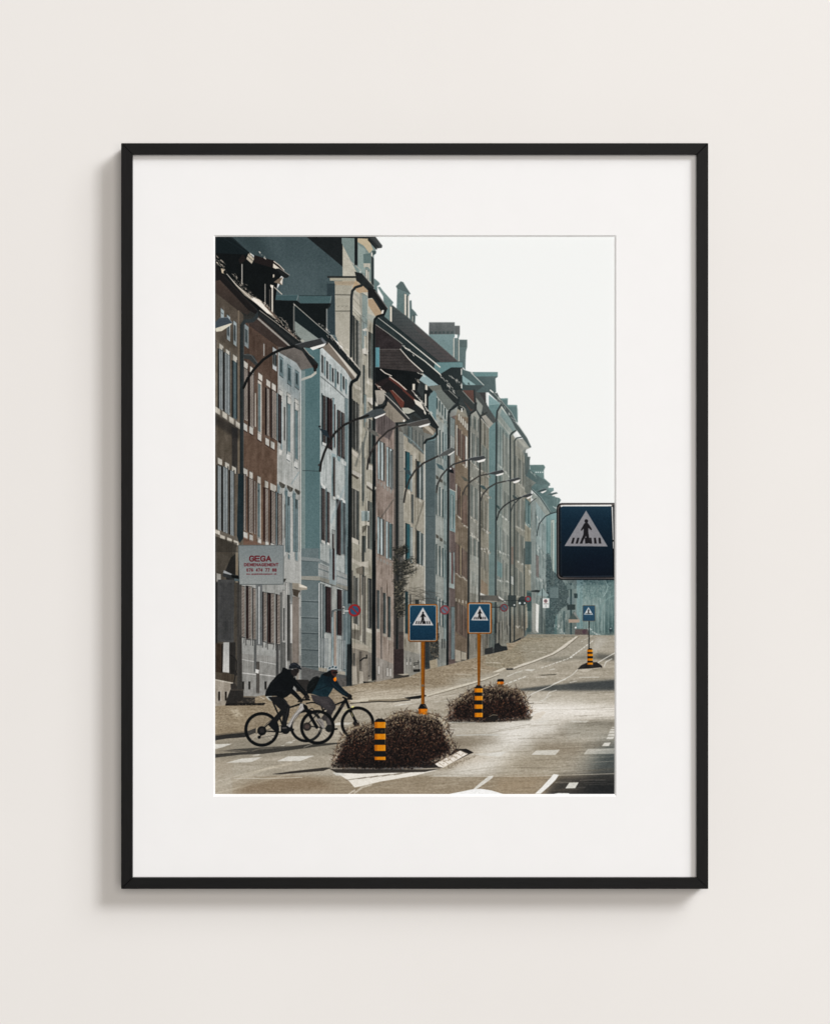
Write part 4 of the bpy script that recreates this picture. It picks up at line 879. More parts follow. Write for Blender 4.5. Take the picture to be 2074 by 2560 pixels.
p("245,535 385,535 385,608 512,612 508,690 190,708 205,640",(56,50,46),n=8); p("250,535 385,535 385,548 250,548",(84,76,68)); p("385,606 535,612 530,625 385,622",(120,110,96)); p("190,690 625,682 605,708 190,712",(34,28,25)); p("540,606 600,640 625,642 560,612",(214,206,190)); p("950,430 1090,432 1110,470 1100,560 960,560",(58,52,49)); p("1230,390 1500,415 1500,500 1230,480",(104,98,92),.7)
# fine gravel grain on the pavement
r_=np.random.default_rng(5)
for q in inside(SW,3600,r_):
    c=[(196,180,152),(118,102,80),(98,84,66),(178,162,134)][r_.integers(4)]; l=3+r_.random()*9
    ln([[q[0],q[1]],[q[0]+l*1.6,q[1]+r_.normal()]],2.5+r_.random()*3,c,.3+.35*r_.random())
# road: broad tonal areas
tile('L')
p("-1000,700 400,300 1540,-60 1540,1670 -2600,1670 -2600,1100", (176,167,149), .8, n=20, nx=(4,60), soft=20)
p("150,640 700,620 1540,700 1540,870 600,900 300,880",(222,215,200),.85,soft=60,n=14,nx=(3,60)); p("500,600 1100,600 1540,640 1540,700 800,700",(176,168,150),.6,soft=30)
p("200,880 900,900 1100,980 700,1100 400,1200 100,1480 -500,1480 0,1200",(216,213,202),.75,soft=90); p("1000,930 1540,960 1540,1080 1000,1060",(196,194,182),.6,soft=40)
p("-900,900 200,920 -200,1090 -900,1080",(186,182,168),.6,soft=50); p("-300,1040 200,1040 350,1110 0,1180 -250,1190",(140,126,106),.6,soft=40)
p("640,1000 1000,1010 1050,1060 600,1090",(140,128,108),.4,soft=30); p("700,1100 1200,1160 1200,1220 900,1230 640,1180",(138,122,100),.55,soft=40)
p("-100,1210 300,1220 100,1330 -300,1400 -500,1330",(146,122,92),.55,soft=40)
p("300,1250 1000,1260 900,1440 300,1440",(196,184,160),.5,soft=60)
p("-2600,1480 1000,1470 1540,1460 1540,1680 -2600,1680",(160,143,118),.75,n=22,nx=(3,40),soft=12)
p("300,1490 800,1480 650,1660 200,1660",(172,152,124),.6,soft=40)
p("1390,1130 1540,1100 1540,1460 1100,1440 1250,1320",(104,112,110),.8,soft=90); p("1450,1180 1560,1150 1560,1460 1300,1440",(62,69,70),.7,soft=70)
p("950,1480 1540,1458 1540,1690 780,1690 860,1560",(66,62,58),.9,soft=40); p("1300,1470 1560,1460 1560,1690 1150,1690",(40,40,42),.75,soft=70)
ln("-460,1478 600,1478 1000,1466 1540,1450",6,(206,198,180),.8)
p("1050,905 1540,870 1540,945 1150,935 900,925",(108,104,92),.7,soft=30); p("1200,1130 1500,1110 1420,1150 1200,1160",(110,104,92),.6,soft=24)
p("480,535 840,490 1540,432 1540,545 500,552 ",(84,86,84),.95,soft=8); p("1000,480 1540,440 1540,540 1100,540",(64,68,70),.6,soft=30)
p("690,215 1000,185 1540,150 1540,215 1100,200 900,235",(112,110,100),.75,soft=16); p("1350,140 1540,180 1540,215 1360,200",(84,84,80),.6,soft=14)
p("700,380 800,375 920,368 900,378 760,386",(84,78,68),.9); 
p("480,50 870,-20 1100,-30 1540,-40 1540,120 1100,180 600,260",(168,164,150),.4,soft=30)
p("-300,420 300,330 700,290 900,290 500,420 0,560",(176,170,154),.5,soft=30)
p("1350,-30 1480,-20 1350,120 1290,120",(196,192,180),.5,soft=18)
# low sun: glare along the asphalt, darker worn bands between
for (q_,c_,a_,sf) in (("560,690 1100,690 1540,720 1540,800 900,830 520,850",(240,235,222),.7,50),("300,930 800,900 1000,960 620,1060 380,1130",(236,232,220),.65,60),("-50,1250 350,1150 520,1200 150,1400 -250,1470",(232,227,212),.6,70),
    ("-1300,560 -500,520 -100,600 -700,700 -1300,680",(218,210,192),.6,50),("-700,1000 -100,960 200,980 -200,1030 -700,1060",(214,208,194),.4,40),("-1550,1380 -900,1240 -500,1220 -900,1360 -1450,1480",(214,208,194),.45,60),("900,560 1540,560 1540,600 1000,610",(206,198,180),.4,30),
    ("0,640 400,620 700,650 400,680 50,690",(120,110,94),.4,40),("900,960 1500,1000 1500,1040 950,1020",(124,114,98),.4,30),("-800,1120 -300,1080 0,1130 -500,1200 -900,1190",(122,110,92),.4,50),("-1600,1200 -1000,1130 -800,1160 -1300,1230",(112,104,92),.4,30),("500,1290 1000,1250 1150,1290 700,1400 450,1400",(138,124,102),.4,50)):
    p(q_,c_,a_,soft=sf)
# wheel-track streaks
rr=np.random.default_rng(11)
for k in range(420):
    x=-1600+rr.random()*3100; y=560+rr.random()*1080; l=80+rr.random()*320; s_=-.05-.18*rr.random() if x<300 else -.02-.05*rr.random()
    ln([[x,y],[x+l,y+l*s_]],3+rr.random()*6,[(214,206,188),(122,110,92),(190,180,160),(104,94,80)][rr.integers(4)],.10+.2*rr.random())
tile('D')
for (a_,b_) in (("78,1600 300,1520 620,1400 900,1340",26),("78,1540 400,1450 720,1380",14),("300,1480 520,1500 980,1490",10),("100,1660 500,1560 900,1450",18)): ln(a_,b_,(206,194,170),.4)
p("78,1480 300,1430 700,1450 500,1560 78,1640",(190,184,168),.4,soft=50); p("440,1560 900,1480 1200,1520 1380,1620 600,1668 300,1668",(140,118,92),.55,soft=30)
p("78,1080 700,1060 1400,1130 1400,1240 700,1260 78,1290",(132,126,112),.45,soft=30)
# lane and crossing marks
WH=(216,214,202)
tile('D')
for s_,al in (("78,1130 265,1125 170,1160 78,1185",.85),("195,1332 370,1285 590,1270 470,1325",.75),("745,1316 870,1262 1155,1255 1000,1312",.85),("470,1255 520,1240 570,1240 540,1258",.6),("835,1120 880,1102 930,1100 900,1122",.6),("1375,910 1400,895 1570,893 1520,920 1375,925",.75),("1310,1300 1380,1270 1400,1275 1370,1300",.6),("780,1145 840,1135 820,1150",.5),("900,1090 950,1080 940,1095",.5)): p(s_,WH,al)
ln("280,1500 620,1505 1020,1490",8,(206,200,184),.7)
tile('H')
for s_,al in (("340,720 430,695 610,685 480,705",.7),("1180,1245 1330,1225 1590,1212 1500,1262",.55),("800,1465 1440,1475 1380,1480 780,1480",.5)): p(s_,WH,al)
ln("1040,1035 1300,1028 1500,1032",6,(206,214,212),.7); ln("800,672 960,655",6,(206,202,190),.6); ln("980,610 1080,575",5,(206,202,190),.5)
tile('L')
for s_,al in (("640,1245 690,1200 950,1190 900,1248",.75),("1205,1240 1250,1185 1540,1172 1540,1235",.55),("130,1255 250,1220 370,1212 310,1262",.6),("1405,1152 1430,1115 1500,1112 1480,1150",.9),("1450,1075 1470,1050 1535,1050 1525,1075",.85),("1465,1040 1480,1020 1540,1020 1540,1040",.8),("1480,1008 1490,990 1540,990 1540,1008",.8),("1490,980 1500,965 1540,965 1540,980",.75),("1505,955 1515,945 1540,943 1540,955",.7),
              ("1008,1610 1050,1548 1152,1545 1115,1608",.95),("560,325 600,318 690,318 640,340",.7),("840,318 900,308 890,322 830,328",.6),("700,885 830,868 820,885 740,898",.5),("1040,890 1080,872 1270,874 1230,895",.5)): p(s_,WH,al)
def dashes(a,b,n,w0,w1,al):
    a=np.array(a,float); b=np.array(b,float)
    for i in range(n):
        t0=i/n; t1=(i+.55)/n; q=a+(b-a)*t0; q1=a+(b-a)*t1; ln([q,q1],w0+(w1-w0)*t0,WH,al)
dashes((350,482),(600,388),5,12,10,.9); dashes((750,302),(1100,180),9,9,8,.9); dashes((1060,190),(1320,0),9,14,9,.9); dashes((1180,20),(1320,-60),4,8,6,.6)
ln("580,616 700,560 840,505 900,470 1000,425 1080,380 1145,318",9,WH,.9,7); ln("880,480 1010,425",14,WH,.5); ln("1360,245 1420,210 1540,142",10,WH,.85); ln("1430,280 1450,235 1510,205",12,WH,.7)
for s_ in ("780,640 850,600","800,625 830,570 910,545","730,660 800,645","1060,460 1130,445"): ln(s_,10,WH,.6)
ln("1160,405 1370,403",8,WH,.7); ln("380,395 430,372 480,350",9,WH,.6); ln("470,355 540,335",12,WH,.5); ln("690,410 800,400",8,WH,.4)
p("10,1620 60,1570 180,1475 232,1470 215,1500 90,1590 40,1620 -20,1668 -40,1668",WH,.92); p("680,1668 760,1590 860,1480 880,1455 940,1462 900,1520 830,1590 740,1668",(236,236,228),.97)
p("-260,1672 -120,1645 0,1620 90,1614 200,1630 340,1672",(240,242,238)); p("870,1672 930,1660 1050,1662 1050,1672",(226,228,222))
ln("640,718 1100,715 1540,720",4,(206,200,186),.6); ln("600,760 1200,752 1540,758",3,(130,122,106),.5)
# kerbs
tile('K')
p("1150,915 1120,915 960,1030 870,1095 640,1185 560,1205 440,1255 430,1275 640,1205 880,1110 1000,1040",(206,198,180)); ln("1148,922 1000,1045 880,1116 640,1208 445,1276",5,(104,96,82),.9); p("365,1265 445,1262 440,1278 370,1278",(44,42,42)); p("210,1308 270,1280 340,1255 370,1262 300,1298",(204,196,176)); 
p("290,1312 230,1340 100,1380 0,1410 -160,1450 -480,1545 -560,1565 -550,1578 -300,1515 0,1430 160,1380 290,1330",(204,195,174)); ln("292,1332 160,1384 0,1434 -300,1520 -480,1568",5,(110,100,84),.9)
tile('G')
p("480,1580 700,1548 725,1562 640,1590 520,1600",(44,40,38)); p("0,1590 250,1580 480,1585 540,1598 530,1610 300,1618 100,1625 0,1634",(150,138,118)); p("0,1586 250,1578 470,1584 400,1594 0,1608",(196,186,164)); ln("0,1636 200,1622 350,1626 540,1606",9,(48,42,38))
tile('D')
p("1530,655 1640,645 1740,645 1740,665 1560,672",(200,190,168)); ln("1540,690 1740,672",8,(70,62,54)); p("1500,690 1300,770 1340,780 1520,715",(160,148,126),.8)
p("520,955 600,935 920,860 1040,830 1050,845 920,885 600,985 520,1010",(176,162,136)); ln("520,1012 600,985 920,888",9,(84,74,62),.8)
p("70,1040 200,1020 400,1000 520,955 520,1005 400,1055 200,1070 70,1090",(60,56,52)); p("70,1025 200,1008 400,990 400,1004 200,1024 70,1042",(124,112,94))
# cyclists' shadows
p("70,1238 400,1215 700,1178 1100,1128 1440,1112 1430,1125 1120,1165 900,1195 600,1235 350,1245 70,1278",(70,66,60),.95); p("130,1205 300,1183 700,1158 900,1150 500,1205 350,1215 200,1208",(76,72,65),.9); ln("160,1203 320,1200 420,1212",9,(150,140,124),.7); ln("480,1205 560,1180 700,1170",9,(140,132,116),.6); ln("1040,1165 1130,1130",8,(190,184,168),.6)
p("690,1455 900,1425 1280,1382 1340,1388 1250,1420 1000,1440 780,1458",(66,60,54),.95); 
# far islands
tile('K')
p("1140,1272 1180,1228 1250,1197 1350,1195 1405,1235 1408,1255 1300,1262 1200,1268",(52,46,44),n=18); ln("1160,1275 1280,1268 1390,1255",9,(196,188,168),.7)
p("1140,1285 1240,1270 1300,1270 1240,1305 1200,1300",(206,198,180),.5)
S(1258,1270,750,1060,(56,54,52),.02,.02)
def bands(x0,x1,ys,first='o',al=1):
    o=first=='o'
    for i in range(len(ys)-1):
        S(x0,x1,ys[i],ys[i+1],(208,136,30) if o else (30,28,30),0,0); 
        if o: S(x0,x0+(x1-x0)*.22,ys[i],ys[i+1],(150,86,14),0,0,a=.55); S(x1-(x1-x0)*.12,x1-(x1-x0)*.04,ys[i],ys[i+1],(240,176,80),0,0,a=.6)
        o=not o
bands(1247,1306,[1058,1085,1105,1130,1155,1180,1200,1222]); p("1250,1060 1260,1045 1290,1042 1306,1060",(40,34,30)); ln("1297,1048 1303,1100",5,(220,200,160),.7)
# ---- cyclists
BK=(20,19,21)
tile('D')
def wheel(x,y,r,tw=30,sp=0):
    disc(x,y,r-tw,(150,142,126),.18); 
    for k in range(14):
        t_=k*2*math.pi/14+sp; ln([[x,y],[x+math.cos(t_)*(r-tw),y+math.sin(t_)*(r-tw)]],2.2,(70,66,62),.35)
    disc(x,y,r,BK,1,ring=tw); disc(x,y,r-tw,(70,66,62),.6,ring=4)
# rear rider's bike
wheel(1065,932,178,28); wheel(1622,905,183,30,.1)
ln("1225,705 1260,800 1310,955",15,BK); ln("1250,762 1360,712 1480,662",16,BK); ln("1480,668 1420,770 1345,885 1310,955",34,BK); ln("1070,930 1310,965",11,BK); ln("1075,920 1180,810 1250,765",11,BK); ln("1490,640 1520,715",28,BK); ln("1515,710 1560,800 1612,905",28,BK); ln("1555,790 1572,830",9,(180,170,120),.9); disc(1607,905,34,(44,40,40)); disc(1622,890,12,(150,142,130)); ln("1600,880 1640,925",12,BK)
ln("1465,622 1500,640 1560,640",16,BK); ln("1070,688 1120,678 1160,680 1200,700",14,BK); ln("1395,700 1440,730 1480,690",4,(150,140,124),.8); p("1560,715 1588,715 1575,735 1552,735",(226,220,140)); ln("1465,765 1540,745",5,(220,216,150),.9)
disc(1075,940,46,(40,32,32)); disc(1075,940,24,(90,70,66),.7); 
# rear rider
p("1115,592 1240,612 1300,606 1350,650 1388,712 1385,740 1360,775 1335,830 1300,850 1262,880 1225,850 1262,800 1290,762 1210,712 1140,662",(70,64,65),to=(52,47,49),n=10); p("1140,600 1240,625 1320,690 1370,740 1330,760 1230,700",(88,81,81),.6,soft=16); p("1300,840 1340,800 1345,920 1290,930 1286,860",(74,68,70)); ln("1320,690 1350,760 1320,830",5,(60,54,56),.7)
p("1172,868 1210,848 1250,880 1268,965 1242,958 1200,905",(150,144,140)); ln("1176,872 1240,962",7,(60,54,54)); ln("1205,872 1225,905",5,(90,84,84)); ln("1225,890 1240,920",5,(90,84,84)); disc(1315,960,40,BK); p("1270,975 1400,955 1408,970 1390,975 1290,992",BK)
p("1068,560 1080,490 1100,450 1140,405 1195,388 1228,415 1240,460 1180,540 1130,585 1085,580",(22,23,24),n=8); ln("1120,430 1180,400",8,(58,58,56),.8); ln("1090,540 1150,480",6,(44,44,44),.8); p("1180,388 1215,385 1228,410 1195,405",(120,120,116),.6)
p("1118,580 1165,520 1200,440 1230,375 1300,345 1340,365 1375,430 1370,500 1330,570 1300,615 1220,612",(22,43,51),to=(26,54,64),n=12); p("1230,375 1300,345 1345,365 1380,440 1350,520 1290,500 1250,430",(20,38,48),.9,soft=10); ln("1170,545 1230,525 1290,500",9,(20,34,42),.8); ln("1190,480 1230,400",10,(26,44,54),.7)
ln("1330,420 1400,510 1470,570 1535,612",84,(20,36,46),1,40); ln("1345,470 1420,545 1490,590",10,(38,62,72),.7); disc(1535,612,26,(34,30,30)); ln("1525,625 1552,640",16,(40,34,32))
p("1290,350 1300,330 1340,325 1345,370 1310,400 1240,380 1260,360",(22,20,22)); p("1330,325 1402,325 1398,362 1390,392 1368,402 1340,372",(76,46,40)); p("1350,345 1410,342 1405,362 1360,366",(30,24,26)); p("1335,370 1370,400 1365,425 1330,400",(24,24,28))
p("1292,348 1294,312 1318,284 1350,271 1388,279 1412,302 1416,322 1400,328 1340,318 1312,336",(164,170,170)); 
for (x,y) in ((1318,302),(1350,290),(1384,296)): p([[x-12,y+6],[x+4,y-10],[x+16,y-4],[x+2,y+14]],(44,74,86))
ln("1300,340 1340,322 1410,326",6,(60,64,66)); p("1358,420 1372,408 1390,402 1394,436 1380,452 1364,442",(236,130,26)); p("1372,410 1388,405 1388,425",(250,180,60),.8)
# front rider's bike
wheel(583,970,188,32,.05); wheel(1187,946,188,32)
for k in (0.5,.75,2.4): ln([[583,985],[583+150*math.cos(k),985+150*math.sin(k)]],4,(206,198,180),.8)
for k in (.5,.75,1.0): ln([[1187,946],[1187+150*math.cos(k),946+150*math.sin(k)]],4,(206,198,180),.8)
ln("590,985 800,1000",13,BK); ln("600,965 680,890 760,800",10,BK); ln("590,965 640,905 700,860",5,(60,56,54)); ln("705,675 760,800 805,915",16,BK); ln("890,730 950,712 1010,690",18,BK); p("1000,690 1045,690 1062,735 990,800 930,870 880,965 845,955 920,820 985,740",(176,172,166)); ln("1048,740 985,810 885,962",7,(90,86,84),.8); ln("1010,725 940,800 860,945",5,(120,116,112),.8)
ln("1050,720 1090,790 1180,946",34,BK); ln("1075,760 1130,740 1180,790",7,BK,.9); p("1030,690 1075,715 1095,770 1050,760",BK); ln("980,668 1030,650 1100,648",15,BK); ln("1060,690 1110,680 1150,678",5,BK); ln("1110,750 1000,780 950,830 910,900",4,(40,38,38),.9); ln("820,650 860,690 895,725",7,(40,36,36)); ln("1030,640 1060,590 1100,655",8,BK)
disc(585,985,50,(30,27,27)); disc(585,985,28,(58,52,50),.8); ln("590,1010 565,1050",12,BK); disc(556,1055,17,BK); ln("575,1060 830,1015",4,(60,56,54),.8); disc(842,975,46,(28,26,27)); ln("630,975 720,985",7,(150,140,124),.7)
# front rider
p("624,612 690,605 710,665 660,655",(176,178,168)); p("650,618 800,610 850,660 888,730 884,775 840,815 800,770 700,672",(38,34,35),n=8); p("888,735 880,810 858,880 852,935 800,930 806,860 812,790 830,750",(36,33,34)); p("800,745 822,800 760,880 735,915 690,890 740,815",(34,31,32)); p("648,915 695,868 745,890 772,960 768,1000 735,1000 690,960",(28,27,30)); p("790,930 850,928 900,955 935,965 930,985 880,992 790,1005",(30,28,30)); p("800,945 850,945 860,960 805,965",(110,104,100),.7); ln("815,640 850,680 890,720",5,(90,84,82),.7); ln("870,740 850,820 845,900",5,(72,66,66),.8)
p("618,610 630,550 675,465 740,392 798,345 810,300 835,300 862,318 905,318 940,385 955,440 930,500 905,575 860,612 810,636 740,606",(21,21,24),n=6); ln("900,420 985,510 1062,590",66,(21,21,24),1,46); ln("880,530 945,588 1002,648",56,(21,21,24),1,38); ln("960,470 1020,535 1070,585",4,(70,70,72),.8); ln("690,470 760,410 820,360",5,(44,44,48),.7); ln("700,560 780,540 840,560",5,(36,36,40),.8); disc(1074,620,26,(38,33,32)); disc(1008,656,22,(40,35,33)); ln("1070,610 1090,640",10,(70,58,52),.8)
p("895,330 940,312 985,308 992,335 985,352 972,360 962,388 930,395 905,370",(52,42,40)); p("925,400 945,390 935,415",(150,140,128),.7); p("876,312 880,280 900,255 935,243 970,255 1000,285 1016,318 1000,322 960,305 920,312",(42,44,51)); ln("890,275 930,258 985,288",6,(86,90,98),.8); ln("885,300 950,290 1010,318",6,(26,26,30)); ln("900,268 970,275",4,(24,24,28)); ln("930,312 965,345",5,(24,22,24))
# ---- lamps
def head(top,under,c=(74,76,77)):
    p(top,c); P_=pts(top); ln(P_[:3],5,(150,158,160),.7); p(under,(226,226,218))
LC=(44,42,41)
tile('J')
ln("700,1560 708,1500 725,1430 790,1350 850,1320 915,1302",11,(66,76,76)); ln("610,1230 640,1190 690,1155",9,(80,86,84))
head("690,1078 790,1042 812,1058 740,1085","735,1087 808,1064 795,1082 760,1100",(70,88,88)); head("800,1112 912,1086 928,1100 865,1118","860,1122 925,1102 910,1118 875,1132",(76,94,94))
ln("415,1310 440,1230 500,1165 540,1140",10,(60,66,66)); ln("265,1390 290,1300 340,1240 410,1190 530,1140",14,(58,60,60)); head("525,1140 560,1118 632,1096 655,1115 590,1145","585,1150 652,1122 640,1138 605,1160"); p("430,1115 480,1140 490,1160 450,1150",(70,84,84)); p("250,1210 290,1240 300,1280 265,1250",(66,84,84))
tile('F')
ln("1305,1180 1330,1110 1390,1040 1470,992 1580,966",15,(72,71,68)); head("1570,965 1640,945 1712,925 1738,945 1650,972","1650,975 1738,948 1722,975 1672,992"); p("1290,1010 1340,1015 1375,1060 1330,1055",(74,92,92))
ln("1110,1115 1140,1040 1200,970 1290,910 1390,888",15,(76,73,68)); head("1375,888 1450,862 1545,842 1562,872 1470,896","1465,900 1558,874 1545,896 1482,912"); p("1085,905 1150,935 1180,975 1130,965",(96,96,86))
ln("828,1090 840,1000 880,910 940,840 1010,785 1160,737",17,(66,64,62)); head("1160,735 1200,712 1340,690 1363,720 1260,748","1258,750 1362,722 1345,752 1285,766"); p("820,770 890,800 915,855 850,825",(78,100,104)); p("965,830 985,820 1010,850 1015,885 965,870",(36,36,40)); disc(980,832,9,(235,230,222))
ln("475,1195 490,1090 530,960 590,860 680,775 860,688",19,(64,60,57)); head("845,695 900,650 990,602 1035,625 955,682 880,700","950,683 1032,635 1010,660 960,692",(92,94,92)); p("470,820 540,855 562,915 500,885",(62,82,88))
ln("78,835 90,730 140,610 210,510 300,425 400,375 520,350",20,(62,56,53)); head("505,350 560,330 735,288 766,332 640,368 530,372","628,372 764,335 745,362 652,386",(88,84,80)); p("72,378 180,435 215,490 150,470 95,425",(104,104,98))
head("-20,285 60,235 130,195 235,178 282,222 150,272 0,302","148,278 280,228 262,250 166,292",(78,84,86))
tile('B')
ln("1215,855 1225,770 1260,660 1310,545 1380,440 1480,355 1600,300 1736,255",25,(46,42,40)); p("1208,392 1290,420 1320,500 1250,465",(44,56,64)); disc(1210,375,12,(40,44,46)); disc(1205,792,12,(64,60,57))
tile('A')
p("385,1330 430,1318 500,1345 542,1425 520,1452 450,1385 390,1372",(64,66,66)); ln("395,1330 470,1335 535,1420",5,(130,134,132),.7)
ln("385,1690 430,1590 500,1490 600,1385 700,1318 800,1272 930,1240",28,(32,29,28)); ln("860,1240 960,1250",12,(32,30,30)); head("950,1222 1060,1190 1240,1148 1288,1198 1250,1226 1110,1246 1010,1256","1105,1256 1284,1204 1262,1238 1136,1282",(66,66,67)); p("1240,1148 1288,1198 1262,1215 1225,1165",(110,116,120))
p("70,985 130,930 215,923 268,985 240,1000 100,1045 70,1050",(72,82,90)); p("80,1045 240,992 264,990 240,1015 150,1075 88,1082",(206,200,178)); ln("130,932 215,925 266,984",6,(140,150,156),.8)
# ---- board
tile('C')
p("326,-76 824,-76 822,354 340,357",(92,98,98)); p("334,-68 818,-69 815,346 344,349",(122,131,131),to=(140,146,144),n=5,nx=(60,60))
p("334,-68 818,-69 816,40 336,60",(120,130,132),.5,soft=60)
TC=(112,24,34)
text("GEGA",452,46,228,52,12.5,TC,.34); text("DEMENAGEMENT",396,124,366,28,5.9,TC,.5); text("076 474 77 88",420,180,322,31,5.9,TC,.5); text("www.gegademenagement.ch",418,231,324,13,3.6,TC,.5,.9)
# ---- no-parking discs
def nopark(x,y,r,a=1,red=(146,42,44),bl=(52,88,118)):
    disc(x,y,r,(96,88,84),a); disc(x,y,r*.94,red,a); disc(x,y,r*.66,bl,a); ln([[x-r*.48,y-r*.48],[x+r*.48,y+r*.48]],r*.22,red,a)
nopark(1588,633,70); ln("1490,640 1520,640",14,(180,184,180))
tile('G'); nopark(917,628,53,1,(138,64,68),(100,112,128)); nopark(1560,605,44,1,(126,62,66),(80,104,116)); ln("1430,600 1520,600",8,(60,60,60))
# ---- islands with shrubs
def shrink(P_,k):
    q=pts(P_); c=q.mean(0); return c+(q-c)*k
def shrub(PL, n, sd_):
    """twiggy shrub: dark red-brown inside, sunlit dry tips towards the top, ragged outline"""
    q = pts(PL); X, Y = q[:,0], q[:,1]; X2, Y2 = np.roll(X,-1), np.roll(Y,-1)
    bot = Y.max()
    def top(x):
        m = (np.minimum(X,X2) <= x) & (np.maximum(X,X2) >= x) & (np.abs(X2-X) > 1e-3)
        ys = Y[m] + (x - X[m]) * (Y2[m]-Y[m]) / (X2[m]-X[m])
        return ys.min() if len(ys) else bot
    p(shrink(PL,.90), (40,26,23), n=26, nx=(4,5), soft=14)
    r3 = np.random.default_rng(sd_)
    P_ = inside(PL, n, r3)
    order = r3.permutation(n)
    for k in order:
        c = P_[k]; t_ = (c[1] - top(c[0])) / max(bot - top(c[0]), 1)
        u = r3.random()
        if u < 1.0 * max(0, 1 - 2.1 * t_) : col = [(206,188,150),(176,156,120),(146,122,92),(222,204,168),(110,84,64)][r3.integers(5)]; an = -1.4 + r3.normal()*.6; L = 8 + r3.random()*18; w = 2 + r3.random()*2.8; al = .45 + .5*r3.random()
        elif u < .30 + .5 * max(0, 1 - 1.3 * t_): col = [(104,60,42),(130,78,52),(84,48,37),(146,106,76)][r3.integers(4)]; an = -1.2 + r3.normal()*.9; L = 6 + r3.random()*13; w = 2.5 + r3.random()*4; al = .4 + .5*r3.random()
        else: col = [(34,21,19),(46,28,24),(26,17,16),(58,36,30),(20,13,13)][r3.integers(5)]; an = r3.random()*6.28; L = 7 + r3.random()*12; w = 3 + r3.random()*6; al = .5 + .5*r3.random()
        ln([c, [c[0]+math.cos(an)*L, c[1]+math.sin(an)*L]], w, col, al)
PAL=[(30,18,17),(44,25,22),(24,15,15),(58,32,26),(38,22,20)]
tile('H')
p("945,880 1200,888 1736,850 1900,820 1860,860 1500,890 1000,905",(120,112,98),.8); p("960,885 1270,890 1270,900 980,900",(196,196,184),.8); p("1850,865 1890,800 1990,770 2010,790 1950,850 1880,868",(216,206,188))
I2="945,865 980,780 960,710 1000,680 1060,640 1120,590 1230,520 1320,500 1440,520 1540,510 1640,530 1700,530 1760,560 1795,610 1815,680 1866,770 1830,850 1600,880 1300,885 1000,880"
shrub(I2, 3600, 300)
p("1380,850 1420,800 1480,810 1500,850 1460,890 1330,890",(46,38,34)); ln("1400,830 1440,812 1490,815",6,(196,180,150),.7); p("940,866 1600,872 1850,850 1840,872 1300,892 950,884",(46,38,34),.6,soft=8)
# small bollard behind
tile('L'); p("268,440 280,424 330,420 345,440 340,452 270,452",(26,24,26)); S(272,340,452,482,(196,112,30),0,0); S(284,300,455,500,(236,190,110),0,0,a=.7); S(280,338,482,512,(70,48,30),0,0,a=.9); ln("290,425 335,425",5,(120,116,112),.8)
leaves("240,480 380,480 380,540 240,540",120,[(176,160,124),(120,100,76),(84,64,50)],(6,20),(2,4),303,(.5,.9),ang=-1.4)
tile('H')
# near island
p("-190,1375 0,1380 170,1395 700,1390 890,1385 1180,1240 1230,1222 1160,1185 1030,1180 900,1330 0,1340",(60,52,48)); 
p("810,1345 1080,1200 1170,1235 900,1385 850,1375",(232,222,204)); 
for k in range(6): ln([[842+k*50,1328-k*26],[905+k*50,1372-k*27]],6,(150,132,110),.7)
sparkle(840,1340,1100,1230,30,(120,102,84),14,16,6,seed=310,a=.6)
p("-160,1385 160,1385 170,1430 -40,1440",(150,146,138)); p("180,1390 470,1375 480,1410 180,1425",(128,126,122)); p("480,1380 620,1370 700,1392 560,1400",(150,148,144)); p("1040,1185 1150,1180 1225,1218 1180,1225 1110,1195",(44,36,34))
p("-240,1450 0,1440 850,1405 600,1470 200,1540 0,1590 -60,1600 -120,1530",(232,226,210),.95); p("-300,1435 -200,1440 -150,1470 -260,1470",(206,206,196),.8)
for k in range(5): ln([[-150+k*130,1520-k*14],[60+k*130,1490-k*16]],9,(110,98,84),.55)
p("-330,1400 700,1405 880,1395 700,1432 0,1450 -260,1440",(62,54,48),.9); ln("-60,1660 20,1600 120,1570",20,(206,198,180),.6); ln("-120,1668 -60,1630",14,(214,206,190),.7)
leaves("940,1370 1240,1240 1260,1260 960,1410",80,[(80,66,50),(120,104,82)],(4,10),(3,5),311,(.4,.8),ang=-.4)
I1="-319,1350 -300,1290 -262,1210 -240,1120 -205,1060 -160,995 -110,950 0,930 60,940 160,900 270,860 400,790 520,770 640,790 760,800 860,830 930,880 960,930 970,1030 1000,1110 1040,1170 1040,1210 900,1290 780,1350 600,1390 200,1395 -100,1390 -300,1385"
shrub(I1, 7000, 320)
for k in range(46):
    x=-170+rng.random()*1130; y=(930 if x<150 else 800 if x>300 else 900)+rng.random()*40-20
    ln([[x,y+40],[x+rng.normal()*14,y-10-rng.random()*34]],2.5,(150,130,98),.7); disc(x+rng.normal()*10,y-14-rng.random()*20,4.5,(110,88,66),.8)
p("-300,1330 700,1340 780,1370 200,1400 -300,1390",(20,14,13),.5,soft=24)
for PL,sd_ in ((I1,340),(I2,341)):
    q_=pts(PL); r3=np.random.default_rng(sd_)
    for i in range(len(q_)):
        a_,b_=q_[i],q_[(i+1)%len(q_)]; L_=float(np.hypot(*(b_-a_))); 
        low_=(a_[1]+b_[1])/2>(1300 if sd_==340 else 840)
        for k in range(int(L_/(5 if not low_ else 14))):
            t_=r3.random(); c_=a_+(b_-a_)*t_; an_=r3.random()*6.28; l_=10+r3.random()**2*(58 if not low_ else 10)
            ln([c_,[c_[0]+math.cos(an_)*l_,c_[1]+math.sin(an_)*l_-(6 if not low_ else 0)]],2+r3.random()*3.4,[(34,22,20),(56,36,28),(96,68,50),(44,28,24),(150,122,92)][r3.integers(5)],.4+.5*r3.random())
